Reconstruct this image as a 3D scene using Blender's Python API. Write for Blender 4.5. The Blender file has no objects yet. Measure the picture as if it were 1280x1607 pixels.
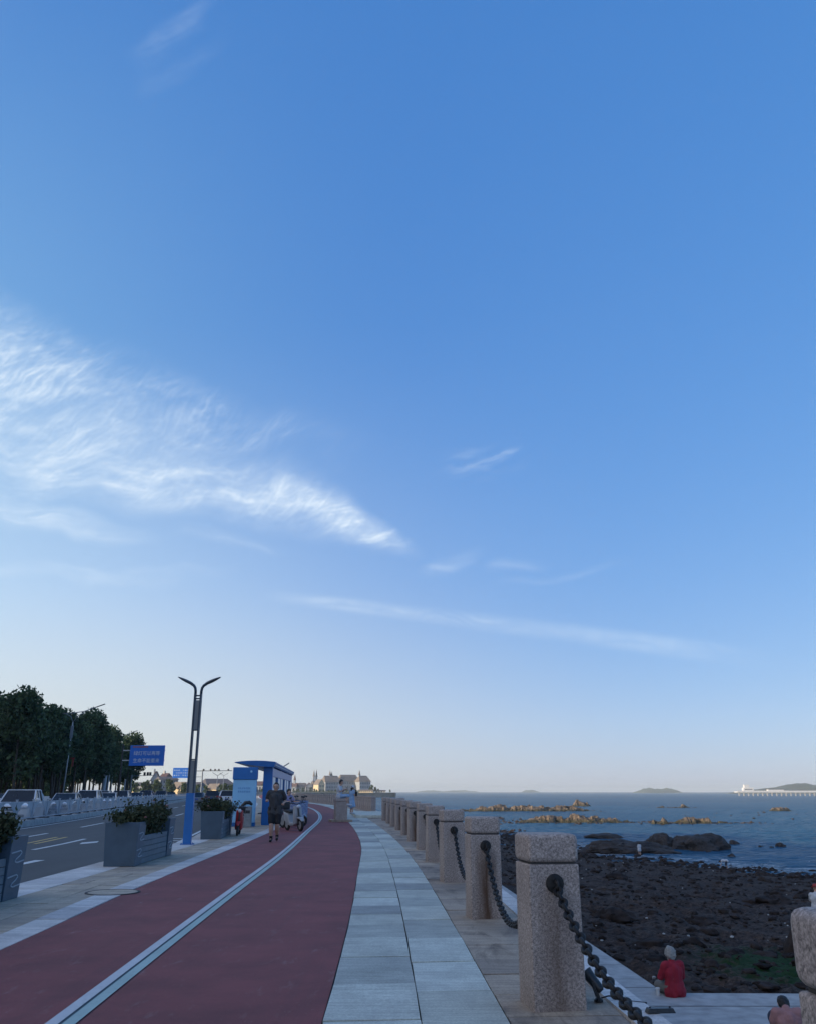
import bpy, bmesh, math, random
from mathutils import Vector, Matrix, noise
from math import radians as R, sin, cos, tan, atan, atan2, pi, sqrt, hypot, exp

SC = bpy.context.scene
COL = SC.collection
rnd = random.Random(11)

# ------------------------------------------------------------------ camera
F, CX, CY, HOR = 1330.0, 640.0, 803.5, 1242.0
EYE = 1.45
PITCH = atan((HOR - CY) / F)
CP, SP = cos(PITCH), sin(PITCH)
def ray(u, v):
    x = (u - CX) / F; yv = (CY - v) / F
    return Vector((x, CP - yv * SP, SP + yv * CP))
def gp(u, v, z=0.0):
    d = ray(u, v); t = (z - EYE) / d.z
    return Vector((0, 0, EYE)) + d * t
def at(u, v, y):
    d = ray(u, v); return Vector((0, 0, EYE)) + d * (y / d.y)

cd = bpy.data.cameras.new('camera'); cam = bpy.data.objects.new('camera', cd); COL.objects.link(cam)
cam.location = (0, 0, EYE); cam.rotation_euler = (pi / 2 + PITCH, 0, R(0.05))
cd.sensor_fit = 'VERTICAL'; cd.sensor_height = 24.0; cd.sensor_width = 19.1; cd.lens = 24.0 * F / 1607.0
cd.clip_start = 0.05; cd.clip_end = 60000
SC.camera = cam

# ------------------------------------------------------------------ tagging
def tag(o, label=None, cat=None, group=None, kind=None):
    if label: o['label'] = label
    if cat: o['category'] = cat
    if group: o['group'] = group
    if kind: o['kind'] = kind
    return o
def thing(name, label, cat, loc=(0, 0, 0), rz=0.0, group=None):
    o = bpy.data.objects.new(name, None); COL.objects.link(o); o.empty_display_size = .2
    o.location = loc; o.rotation_euler = (0, 0, rz)
    return tag(o, label, cat, group)
def kids(o): return KIDS.get(o.name, [])
KIDS = {}
def link(name, me, parent=None):
    o = bpy.data.objects.new(name, me); COL.objects.link(o)
    if parent is not None:
        o.parent = parent; KIDS.setdefault(parent.name, []).append(o)
    return o
def copy_tree(o, parent=None, label=None, loc=None, rz=None, swap=None):
    c = o.copy(); COL.objects.link(c)
    if parent is not None:
        c.parent = parent; KIDS.setdefault(parent.name, []).append(c)
    if label: c['label'] = label
    if loc is not None: c.location = loc
    if rz is not None: c.rotation_euler = (0, 0, rz)
    if swap and c.type == 'MESH':
        for i, s in enumerate(c.material_slots):
            if s.material and s.material.name in swap:
                nm = swap[s.material.name]; s.link = 'OBJECT'; s.material = nm
    for ch in list(kids(o)): copy_tree(ch, c, swap=swap)
    return c

# ------------------------------------------------------------------ mesh builder
class MB:
    def __init__(s): s.v = []; s.f = []; s.m = []
    def add(s, vs, fs, mi=0):
        n = len(s.v); s.v.extend([tuple(p) for p in vs])
        for f in fs: s.f.append(tuple(i + n for i in f)); s.m.append(mi)
        return s
    def box(s, c, size, rz=0.0, mi=0, taper=1.0, rot=None):
        hx, hy, hz = size[0] / 2, size[1] / 2, size[2] / 2
        M = rot if rot is not None else Matrix.Rotation(rz, 3, 'Z')
        vs = []
        for z, k in ((-hz, 1.0), (hz, taper)):
            for x, y in ((-hx, -hy), (hx, -hy), (hx, hy), (-hx, hy)):
                vs.append(Vector(c) + M @ Vector((x * k, y * k, z)))
        return s.add(vs, [(3, 2, 1, 0), (4, 5, 6, 7), (0, 1, 5, 4), (1, 2, 6, 5), (2, 3, 7, 6), (3, 0, 4, 7)], mi)
    def bar(s, a, b, w, h=None, mi=0):
        a, b = Vector(a), Vector(b); d = b - a
        q = d.to_track_quat('Y', 'Z').to_matrix()
        return s.box((a + b) / 2, (w, d.length, h or w), mi=mi, rot=q)
    def prism(s, poly, z0, z1, mi=0):
        n = len(poly)
        vs = [(p[0], p[1], z0) for p in poly] + [(p[0], p[1], z1) for p in poly]
        fs = [tuple(reversed(range(n))), tuple(range(n, 2 * n))]
        fs += [(i, (i + 1) % n, n + (i + 1) % n, n + i) for i in range(n)]
        return s.add(vs, fs, mi)
    def extrude(s, poly3, d, mi=0):
        n = len(poly3); d = Vector(d)
        vs = [Vector(p) for p in poly3] + [Vector(p) + d for p in poly3]
        fs = [tuple(reversed(range(n))), tuple(range(n, 2 * n))]
        fs += [(i, (i + 1) % n, n + (i + 1) % n, n + i) for i in range(n)]
        return s.add(vs, fs, mi)
    def tube(s, pts, r, seg=8, mi=0, cap=True):
        pts = [Vector(p) for p in pts]; n = len(pts)
        rs = r if isinstance(r, (list, tuple)) else [r] * n
        vs = []; up = None
        for i, p in enumerate(pts):
            d = (pts[min(i + 1, n - 1)] - pts[max(i - 1, 0)]).normalized()
            if up is None: up = d.orthogonal().normalized()
            up = (up - d * up.dot(d))
            up = up.normalized() if up.length > 1e-6 else d.orthogonal().normalized()
            w = d.cross(up)
            for k in range(seg):
                a = 2 * pi * k / seg
                vs.append(p + (up * cos(a) + w * sin(a)) * rs[i])
        fs = []
        for i in range(n - 1):
            for k in range(seg):
                k2 = (k + 1) % seg
                fs.append((i * seg + k, i * seg + k2, (i + 1) * seg + k2, (i + 1) * seg + k))
        if cap:
            fs.append(tuple(reversed(range(seg)))); fs.append(tuple(range((n - 1) * seg, n * seg)))
        return s.add(vs, fs, mi)
    def lathe(s, prof, c=(0, 0, 0), seg=16, mi=0, rot=None):
        vs = []; c = Vector(c); M = rot or Matrix.Identity(3)
        for r, z in prof:
            for k in range(seg):
                a = 2 * pi * k / seg
                vs.append(c + M @ Vector((r * cos(a), r * sin(a), z)))
        n = len(prof); fs = []
        for i in range(n - 1):
            for k in range(seg):
                k2 = (k + 1) % seg
                fs.append((i * seg + k, i * seg + k2, (i + 1) * seg + k2, (i + 1) * seg + k))
        fs.append(tuple(reversed(range(seg)))); fs.append(tuple(range((n - 1) * seg, n * seg)))
        return s.add(vs, fs, mi)
    def ell(s, c, r, seg=14, rings=9, mi=0, rot=None):
        r = (r, r, r) if not isinstance(r, (tuple, list)) else r
        M = rot or Matrix.Identity(3); c = Vector(c)
        vs = [c + M @ Vector((0, 0, -r[2]))]
        for i in range(1, rings):
            t = -pi / 2 + pi * i / rings
            for k in range(seg):
                a = 2 * pi * k / seg
                vs.append(c + M @ Vector((r[0] * cos(t) * cos(a), r[1] * cos(t) * sin(a), r[2] * sin(t))))
        vs.append(c + M @ Vector((0, 0, r[2])))
        fs = []
        for k in range(seg): fs.append((0, 1 + (k + 1) % seg, 1 + k))
        for i in range(rings - 2):
            for k in range(seg):
                k2 = (k + 1) % seg; a = 1 + i * seg
                fs.append((a + k, a + k2, a + seg + k2, a + seg + k))
        e = len(vs) - 1; a = 1 + (rings - 2) * seg
        for k in range(seg): fs.append((a + k, a + (k + 1) % seg, e))
        return s.add(vs, fs, mi)
    def torus(s, c, R0, r, rot=None, seg=12, rs=6, sx=1.0, sy=1.0, mi=0):
        M = rot or Matrix.Identity(3); c = Vector(c); vs = []; fs = []
        for i in range(seg):
            a = 2 * pi * i / seg
            for j in range(rs):
                b = 2 * pi * j / rs
                rr = R0 + r * cos(b)
                vs.append(c + M @ Vector((cos(a) * (rr + (sx - 1) * R0), sin(a) * (rr + (sy - 1) * R0), r * sin(b))))
        for i in range(seg):
            for j in range(rs):
                i2, j2 = (i + 1) % seg, (j + 1) % rs
                fs.append((i * rs + j, i2 * rs + j, i2 * rs + j2, i * rs + j2))
        return s.add(vs, fs, mi)
    def build(s, name, mats, parent=None, smooth=False, bevel=0.0, bseg=2, sharp=None):
        me = bpy.data.meshes.new(name); me.from_pydata(s.v, [], s.f); me.update()
        mats = mats if isinstance(mats, (list, tuple)) else [mats]
        for m in mats: me.materials.append(m)
        if len(mats) > 1: me.polygons.foreach_set('material_index', s.m)
        if bevel > 0:
            bm = bmesh.new(); bm.from_mesh(me)
            bmesh.ops.remove_doubles(bm, verts=bm.verts, dist=1e-5)
            es = [e for e in bm.edges if len(e.link_faces) == 2 and e.calc_face_angle(0) > R(25)]
            bmesh.ops.bevel(bm, geom=es, offset=bevel, segments=bseg, affect='EDGES', profile=.5, clamp_overlap=True)
            bm.to_mesh(me); bm.free()
        if smooth or bevel > 0:
            me.polygons.foreach_set('use_smooth', [True] * len(me.polygons))
            if not smooth or sharp:
                me.set_sharp_from_angle(angle=R(sharp or 35))
        if bevel > 0 and not sharp and not smooth:       # big faces stay flat, only the rounded edge turns
            acc = [Vector((0, 0, 0)) for _ in me.vertices]
            for p in me.polygons:
                w = p.normal * (p.area ** 1.5)
                for vi in p.vertices: acc[vi] += w
            me.normals_split_custom_set_from_vertices([(a.normalized() if a.length > 1e-12 else Vector((0, 0, 1))) for a in acc])
        me.update()
        return link(name, me, parent)

def struct(o): o['kind'] = 'structure'; return o
def stuff(o): o['kind'] = 'stuff'; return o

# ------------------------------------------------------------------ materials
def nodes(m):
    m.use_nodes = True; nt = m.node_tree; nt.nodes.clear()
    out = nt.nodes.new('ShaderNodeOutputMaterial'); b = nt.nodes.new('ShaderNodeBsdfPrincipled')
    nt.links.new(b.outputs[0], out.inputs[0]); return nt, b
def ramp(nt, fac, stops):
    r = nt.nodes.new('ShaderNodeValToRGB'); e = r.color_ramp.elements
    while len(e) < len(stops): e.new(.5)
    for k, (p, c) in enumerate(stops):
        e[k].position = p; e[k].color = (c[0], c[1], c[2], 1) if isinstance(c, (tuple, list)) else (c, c, c, 1)
    nt.links.new(fac, r.inputs[0]); return r.outputs[0]
def coords(nt, kind='Object'):
    return nt.nodes.new('ShaderNodeTexCoord').outputs[kind]
def mapping(nt, vec, sc=(1, 1, 1), rot=(0, 0, 0), loc=(0, 0, 0)):
    m = nt.nodes.new('ShaderNodeMapping'); nt.links.new(vec, m.inputs[0])
    m.inputs[1].default_value = loc; m.inputs[2].default_value = rot; m.inputs[3].default_value = sc
    return m.outputs[0]
def nz(nt, vec, scale, detail=4, rough=.55, dist=0.0, out='Fac'):
    n = nt.nodes.new('ShaderNodeTexNoise'); nt.links.new(vec, n.inputs['Vector'])
    n.inputs['Scale'].default_value = scale; n.inputs['Detail'].default_value = detail
    n.inputs['Roughness'].default_value = rough; n.inputs['Distortion'].default_value = dist
    return n.outputs[out]
def mix(nt, fac, a, b, mode='MIX'):
    n = nt.nodes.new('ShaderNodeMix'); n.data_type = 'RGBA'; n.blend_type = mode
    for sock, val in ((n.inputs[0], fac), (n.inputs[6], a), (n.inputs[7], b)):
        if isinstance(val, (int, float)): sock.default_value = val
        elif isinstance(val, tuple): sock.default_value = (val[0], val[1], val[2], 1)
        else: nt.links.new(val, sock)
    return n.outputs[2]
def mth(nt, op, a, b=None, c=None, clamp=False):
    n = nt.nodes.new('ShaderNodeMath'); n.operation = op; n.use_clamp = clamp
    for i, val in enumerate((a, b, c)):
        if val is None: continue
        if isinstance(val, (int, float)): n.inputs[i].default_value = val
        else: nt.links.new(val, n.inputs[i])
    return n.outputs[0]
def bump(nt, b, h, strength=.3, dist=.02):
    n = nt.nodes.new('ShaderNodeBump'); n.inputs['Strength'].default_value = strength
    n.inputs['Distance'].default_value = dist; nt.links.new(h, n.inputs['Height'])
    nt.links.new(n.outputs[0], b.inputs['Normal']); return n
MATS = {}
def mat(name, col, rough=.6, var=.25, scale=6.0, bmp=0.0, bdist=.01, metal=0.0, spec=.5, coat=0.0, detail=5):
    """plain surface with grime-like colour variation"""
    if name in MATS: return MATS[name]
    m = bpy.data.materials.new(name); nt, b = nodes(m); v = coords(nt)
    n = nz(nt, v, scale, detail, .6)
    lo = tuple(c * (1 - var) for c in col); hi = tuple(min(1, c * (1 + var * .7)) for c in col)
    nt.links.new(ramp(nt, n, [(.3, lo), (.72, hi)]), b.inputs['Base Color'])
    b.inputs['Roughness'].default_value = rough; b.inputs['Metallic'].default_value = metal
    b.inputs['Specular IOR Level'].default_value = spec; b.inputs['Coat Weight'].default_value = coat
    if bmp: bump(nt, b, nz(nt, v, scale * 5, 4), bmp, bdist)
    MATS[name] = m; return m

# ------------------------------------------------------------------ sky, sun, air
SUN_EL = R(14.0)
SUN_H = Vector((-0.93, -0.37, 0)).normalized()
SUN = (SUN_H * cos(SUN_EL) + Vector((0, 0, sin(SUN_EL)))).normalized()
W = bpy.data.worlds.new('World'); SC.world = W; W.use_nodes = True
wt = W.node_tree; wt.nodes.clear()
wo = wt.nodes.new('ShaderNodeOutputWorld'); bg = wt.nodes.new('ShaderNodeBackground')
wt.links.new(bg.outputs[0], wo.inputs[0])
sky = wt.nodes.new('ShaderNodeTexSky'); sky.sky_type = 'NISHITA'; sky.sun_disc = False
sky.sun_elevation = SUN_EL; sky.sun_rotation = atan2(SUN_H.x, SUN_H.y) % (2 * pi)
sky.altitude = 20; sky.air_density = 1.0; sky.dust_density = 0.3; sky.ozone_density = 3.0
bg.inputs[1].default_value = 0.15
tc = wt.nodes.new('ShaderNodeTexCoord'); sx = wt.nodes.new('ShaderNodeSeparateXYZ')
wt.links.new(tc.outputs['Generated'], sx.inputs[0])
yy = mth(wt, 'MAXIMUM', sx.outputs[1], 0.02)
ca = mth(wt, 'DIVIDE', sx.outputs[0], yy); cb = mth(wt, 'DIVIDE', sx.outputs[2], yy)
front = mth(wt, 'MULTIPLY', mth(wt, 'GREATER_THAN', sx.outputs[1], 0.05), mth(wt, 'GREATER_THAN', sx.outputs[2], 0.0))
def ab(u, v):
    d = ray(u, v); return Vector((d.x / d.y, d.z / d.y))
def sstep(x, a, b):
    n = wt.nodes.new('ShaderNodeMapRange'); n.interpolation_type = 'SMOOTHSTEP'
    wt.links.new(x, n.inputs[0]); n.inputs[1].default_value = a; n.inputs[2].default_value = b
    n.inputs[3].default_value = 0; n.inputs[4].default_value = 1; return n.outputs[0]
cxy = wt.nodes.new('ShaderNodeCombineXYZ'); wt.links.new(ca, cxy.inputs[0]); wt.links.new(cb, cxy.inputs[1])
CV = cxy.outputs[0]
def vadd(v, col, k):
    m = wt.nodes.new('ShaderNodeVectorMath'); m.operation = 'SUBTRACT'; wt.links.new(col, m.inputs[0]); m.inputs[1].default_value = (.5, .5, .5)
    s = wt.nodes.new('ShaderNodeVectorMath'); s.operation = 'SCALE'; wt.links.new(m.outputs[0], s.inputs[0]); s.inputs['Scale'].default_value = k
    a = wt.nodes.new('ShaderNodeVectorMath'); a.operation = 'ADD'; wt.links.new(v, a.inputs[0]); wt.links.new(s.outputs[0], a.inputs[1])
    return a.outputs[0]
WV = vadd(CV, nz(wt, CV, 5.0, 3, .5, out='Color'), .11)          # wind-warped direction
WV2 = vadd(WV, nz(wt, CV, 26.0, 3, .5, out='Color'), .016)
def fibres(angle, along, across, lo, hi, seed, detail=5):
    v = mapping(wt, WV2, loc=(seed, seed * .7, 0))
    v = mapping(wt, v, rot=(0, 0, -R(angle)))
    v = mapping(wt, v, sc=(along, across, 1))
    return sstep(nz(wt, v, 1.0, detail, .62), lo, hi)
def streak(p0, p1, w0, w1, wob=0.0, soft=.2, edge0=.25, edge1=.25):
    """cloud band from pixel-direction p0 to p1, half widths in direction units"""
    A, B = ab(*p0), ab(*p1); d = B - A; L = d.length; d /= L
    src = wt.nodes.new('ShaderNodeSeparateXYZ'); wt.links.new(WV if wob else CV, src.inputs[0])
    dx = mth(wt, 'SUBTRACT', src.outputs[0], A.x); dy = mth(wt, 'SUBTRACT', src.outputs[1], A.y)
    s = mth(wt, 'DIVIDE', mth(wt, 'ADD', mth(wt, 'MULTIPLY', dx, d.x), mth(wt, 'MULTIPLY', dy, d.y)), L)
    t = mth(wt, 'ADD', mth(wt, 'MULTIPLY', dx, -d.y), mth(wt, 'MULTIPLY', dy, d.x))
    w = mth(wt, 'MAXIMUM', mth(wt, 'ADD', mth(wt, 'MULTIPLY', s, w1 - w0), w0), .001)
    q = mth(wt, 'ABSOLUTE', mth(wt, 'DIVIDE', t, w))
    body = mth(wt, 'SUBTRACT', 1.0, sstep(q, soft, 1.0))
    ends = mth(wt, 'MULTIPLY', sstep(s, 0.0, edge0), mth(wt, 'SUBTRACT', 1.0, sstep(s, 1 - edge1, 1.0)))
    return mth(wt, 'MULTIPLY', body, ends), s, t
def mul(*a):
    r = a[0]
    for x in a[1:]: r = mth(wt, 'MULTIPLY', r, x)
    return r
def addn(*a):
    r = a[0]
    for x in a[1:]: r = mth(wt, 'ADD', r, x)
    return r
patch = sstep(nz(wt, mapping(wt, WV, sc=(3.0, 7.0, 1)), 1.6, 4, .6), .38, .66)
f_hair = fibres(52, 22, 120, .40, .74, 3.1)
f_hair2 = fibres(20, 14, 95, .40, .76, 8.4)
f_flat = fibres(-6, 8, 60, .38, .78, 5.7)
# the big plumed cirrus: upper half combed in short upright hairs, lower half flatter
m1, s1, t1 = streak((690, 868), (-330, 515), .014, .225, .8, .05, .16, .03)
up = sstep(t1, -.02, .05)     # toward the lower flank
veil = mul(m1, mth(wt, 'ADD', mul(patch, .34), .20))
hair = mul(m1, mth(wt, 'ADD', mul(f_hair, .34), mul(f_hair2, .30)), mth(wt, 'ADD', mul(patch, .8), .22))
m1b, _, _ = streak((570, 790), (-330, 680), .040, .105, .7, .0, .3, .03)
low = mul(m1b, mth(wt, 'ADD', mul(f_flat, .5), .14), mth(wt, 'ADD', mul(patch, .8), .25))
m1c, _, _ = streak((665, 850), (430, 790), .014, .055, .6, .0, .3, .6)
tip = mul(m1c, mth(wt, 'ADD', mul(f_hair2, .5), .1))
m1d, _, _ = streak((600, 735), (-80, 525), .035, .115, .8, .0, .4, .2)
lobe = mul(m1d, mth(wt, 'ADD', mth(wt, 'ADD', mul(f_hair, .26), mul(f_hair2, .20)), .13), mth(wt, 'ADD', mul(patch, .9), .15))
m2, _, _ = streak((262, 862), (-200, 770), .012, .055, .5, .1, .3, .03)
wisp = mul(m2, mth(wt, 'ADD', mul(f_flat, .42), .2), .9)
m3, _, _ = streak((395, 930), (1275, 1043), .011, .019, 0, .05, .15, .35)
f_band = fibres(-6, 3.2, 46, .30, .80, 2.3)
band = mul(m3, mth(wt, 'ADD', mul(f_band, .40), .05))
m4, _, _ = streak((665, 738), (840, 705), .028, .028, .3, 0.0, .4, .4)
puff = mul(m4, f_hair2, .30)
m5, _, _ = streak((655, 905), (765, 858), .018, .016, .2, 0.0, .4, .4)
m6, _, _ = streak((750, 893), (850, 880), .012, .014, .1, 0.0, .4, .4)
small = mul(addn(m5, m6), mth(wt, 'ADD', mul(f_flat, .26), .08))
m7, _, _ = streak((185, 115), (350, -15), .034, .034, .12, 0.0, .3, .3)
m7b, _, _ = streak((200, 150), (370, 40), .030, .022, .12, 0.0, .3, .4)
top = mul(addn(m7, mul(m7b, .7)), mth(wt, 'ADD', mul(fibres(35, 4, 26, .3, .75, 9.9), .13), .02))
m8, _, _ = streak((-150, 905), (390, 915), .016, .012, .1, 0.0, .2, .4)
m9, _, _ = streak((250, 842), (450, 880), .016, .012, .2, 0.0, .3, .4)
m10, _, _ = streak((760, 925), (1000, 890), .010, .010, .1, 0.0, .4, .4)
thin = mul(addn(m8, mul(m9, 1.2), mul(m10, .7)), mth(wt, 'ADD', mul(f_flat, .26), .05))
glow = mul(mth(wt, 'SUBTRACT', 1.0, sstep(cb, -.05, .62)), mth(wt, 'SUBTRACT', 1.0, sstep(ca, -.66, .30)))
cloud = mul(addn(veil, lobe, hair, low, tip, wisp, band, puff, small, top, thin), front)
brk = sstep(nz(wt, WV2, 34.0, 4, .65), .30, .72)
glow2 = mul(mth(wt, 'SUBTRACT', 1.0, sstep(cb, -.05, 1.45)), mth(wt, 'SUBTRACT', 1.0, sstep(ca, -.85, .05)), front, .42)
cloud = mth(wt, 'ADD', mul(cloud, mth(wt, 'ADD', mul(brk, .36), .64)), mul(glow, front, .70))
cloud = mth(wt, 'MINIMUM', cloud, .88)
hs = wt.nodes.new('ShaderNodeHueSaturation'); wt.links.new(sky.outputs[0], hs.inputs['Color'])
hs.inputs['Saturation'].default_value = 1.3; hs.inputs['Value'].default_value = 1.0
def vmath(op, a, b):
    n = wt.nodes.new('ShaderNodeVectorMath'); n.operation = op
    for i, q in enumerate((a, b)):
        if isinstance(q, tuple): n.inputs[i].default_value = q
        else: wt.links.new(q, n.inputs[i])
    return n.outputs[0]
# photographic tone response of the sky, channel by channel, with the bright glow round the sun kept
sp_ = wt.nodes.new('ShaderNodeSeparateXYZ'); wt.links.new(hs.outputs[0], sp_.inputs[0])
cm_ = wt.nodes.new('ShaderNodeCombineXYZ')
for i_, (a_, p_) in enumerate(((.95, .47), (1.08, .46), (1.95, .30))):
    q_ = mth(wt, 'MULTIPLY', mth(wt, 'POWER', mth(wt, 'MAXIMUM', sp_.outputs[i_], .01), p_), a_)
    q_ = mth(wt, 'ADD', q_, mth(wt, 'MULTIPLY', mth(wt, 'MAXIMUM', mth(wt, 'SUBTRACT', sp_.outputs[i_], 8.0), 0.0), (2.2, 1.5, 1.0)[i_]))
    wt.links.new(q_, cm_.inputs[i_])
soft = cm_.outputs[0]
CLOUD_COL = (3.05, 3.5, 3.95)
# unseen bright veil added behind and left of the camera to lift ground light
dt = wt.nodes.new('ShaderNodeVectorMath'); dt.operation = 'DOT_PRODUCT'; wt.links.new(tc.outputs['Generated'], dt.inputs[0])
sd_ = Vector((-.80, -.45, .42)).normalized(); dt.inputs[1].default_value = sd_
fill_veil = mul(sstep(dt.outputs['Value'], .28, 1.0), mth(wt, 'GREATER_THAN', sx.outputs[2], 0.0), .22)
low_ = mul(mth(wt, 'SUBTRACT', 1.0, sstep(cb, -.02, .26)), mth(wt, 'SUBTRACT', 1.0, sstep(ca, -.5, .35)), front, .75)   # dusty cream air low on the sun's side
wt.links.new(mix(wt, fill_veil, mix(wt, low_, mix(wt, cloud, mix(wt, glow2, soft, (1.75, 3.15, 3.75)), CLOUD_COL), (2.75, 2.72, 2.42)), (11.4, 10.0, 7.4)), bg.inputs[0])

sl = bpy.data.lights.new('sun', 'SUN'); sl.energy = 3.2; sl.angle = R(0.55); sl.color = (1.0, .83, .62)
so = bpy.data.objects.new('sun', sl); COL.objects.link(so); so.rotation_euler = SUN.to_track_quat('Z', 'Y').to_euler()
so.location = (-60, -30, 60)
SC.view_settings.view_transform = 'Standard'; SC.view_settings.look = 'None'
SC.view_settings.exposure = 0.82; SC.view_settings.gamma = 1.0
SC.render.engine = 'CYCLES'
SC.cycles.use_denoising = True
SC.cycles.use_adaptive_sampling = True; SC.cycles.adaptive_threshold = 0.012; SC.cycles.adaptive_min_samples = 6
W.cycles.sampling_method = 'MANUAL'; W.cycles.sample_map_resolution = 256
SC.cycles.max_bounces = 8; SC.cycles.diffuse_bounces = 3; SC.cycles.glossy_bounces = 3
SC.cycles.transparent_max_bounces = 8; SC.cycles.volume_bounces = 0
SC.cycles.volume_step_rate = 1.0
SC.cycles.sample_clamp_indirect = 6.0
SC.cycles.caustics_reflective = False; SC.cycles.caustics_refractive = False

# ------------------------------------------------------------------ sea air: one even haze round everything
HZ = 9300.0
mb = MB(); mb.box((0, HZ - 1400, 19.5), (2 * HZ, 2 * HZ, 57.0))
m = bpy.data.materials.new('sea_haze'); m.use_nodes = True; nt = m.node_tree; nt.nodes.clear()
out = nt.nodes.new('ShaderNodeOutputMaterial'); pv = nt.nodes.new('ShaderNodeVolumePrincipled')
pv.inputs['Color'].default_value = (.76, .85, .88, 1); pv.inputs['Density'].default_value = 1.25e-4; pv.inputs['Anisotropy'].default_value = 0.0
nt.links.new(pv.outputs[0], out.inputs['Volume'])
hz_ = mb.build('haze', m); hz_['kind'] = 'stuff'

# ------------------------------------------------------------------ plan of the coast (x as a function of distance y)
def curve(tab):
    tab = sorted(tab); ys = [t[0] for t in tab]; xs = [t[1] for t in tab]; n = len(ys)
    dl = [(xs[i + 1] - xs[i]) / (ys[i + 1] - ys[i]) for i in range(n - 1)]
    m = [dl[0]] + [(dl[i - 1] + dl[i]) / 2 for i in range(1, n - 1)] + [dl[-1]]
    def f(y):
        if y <= ys[0]: return xs[0] + m[0] * (y - ys[0])
        if y >= ys[-1]: return xs[-1] + m[-1] * (y - ys[-1])
        i = 0
        while ys[i + 1] < y: i += 1
        h = ys[i + 1] - ys[i]; t = (y - ys[i]) / h
        return ((2 * t ** 3 - 3 * t * t + 1) * xs[i] + (t ** 3 - 2 * t * t + t) * h * m[i]
                + (-2 * t ** 3 + 3 * t * t) * xs[i + 1] + (t ** 3 - t * t) * h * m[i + 1])
    return f
e_kerb = curve([(-10, -6.35), (14.5, -6.42), (20, -6.65), (29, -7.05), (33, -7.6), (40, -8.6), (51, -10.2), (66, -12.4), (90, -16), (110, -19.2), (124, -21.8), (158, -28.5), (200, -36.5), (300, -54), (600, -98)])
e_tl = curve([(-10, -3.5), (0, -3.62), (9, -3.92), (14, -4.25), (27.4, -4.85), (36, -5.3), (45.5, -6.0), (73, -8.7), (84, -10.1), (111, -15.2), (124, -18.2), (158, -25), (200, -33), (300, -50), (600, -94)])
e_tr = curve([(-10, -.35), (0, -.45), (6.35, -.574), (10.8, -.70), (17, -.95), (24.9, -1.30), (34, -1.98), (45.5, -3.05), (66.6, -5.1), (100, -9.9), (111, -12.0), (124, -14.8), (158, -21.5), (200, -29.5), (300, -46.5), (600, -90)])
e_st = curve([(-10, -1.65), (0, -1.93), (6.35, -2.28), (13, -2.62), (21.4, -3.02), (33, -3.75), (51, -5.0), (70, -7.2), (92, -10.6), (111, -13.8), (124, -16.6), (158, -23.2), (200, -31.2), (300, -48), (600, -92)])
e_j2 = curve([(-10, 1.0), (0, .86), (6.35, .67), (22.4, .0), (41.3, -1.46), (47, -2.0), (66, -3.55), (95, -7.7), (111, -11.0), (124, -13.9), (158, -20.6), (200, -28.6), (300, -45.6), (600, -89)])
e_bl = curve([(-10, 1.5), (2.75, 1.26), (6.87, 1.03), (11.35, .915), (15.7, .745), (20.0, .575), (24.1, .405), (28, .17), (32, -.07), (35.8, -.34), (39.6, -.61), (43.4, -.88), (47.2, -1.2), (66, -2.6), (95, -6.9), (111, -10.3), (124, -13.2), (158, -19.9), (200, -27.9), (300, -45), (600, -88)])
def e_out(y): return e_bl(y) + .62
def e_bar(y): return B_(y)
B_ = curve([(20, -15.6), (39.7, -18), (69, -23.2), (110, -31), (158, -40), (200, -48.5), (300, -66), (600, -110)])
def e_far(y): return e_bar(y) - 11.5
SEA = -5.9

def strip(name, fa, fb, ys, z, m, parent=None):
    mb = MB(); vs = []; fs = []
    for i, y in enumerate(ys):
        vs += [(fa(y), y, z), (fb(y), y, z)]
        if i: k = 2 * i; fs.append((k - 2, k - 1, k + 1, k))
    return mb.add(vs, fs).build(name, m, parent, smooth=True)
def frange(a, b, s):
    r = []; y = a
    while y < b: r.append(y); y += s
    r.append(b); return r
YN = frange(-12, 60, 1.5) + frange(62, 130, 3)[0:] + frange(135, 600, 15)

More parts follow.
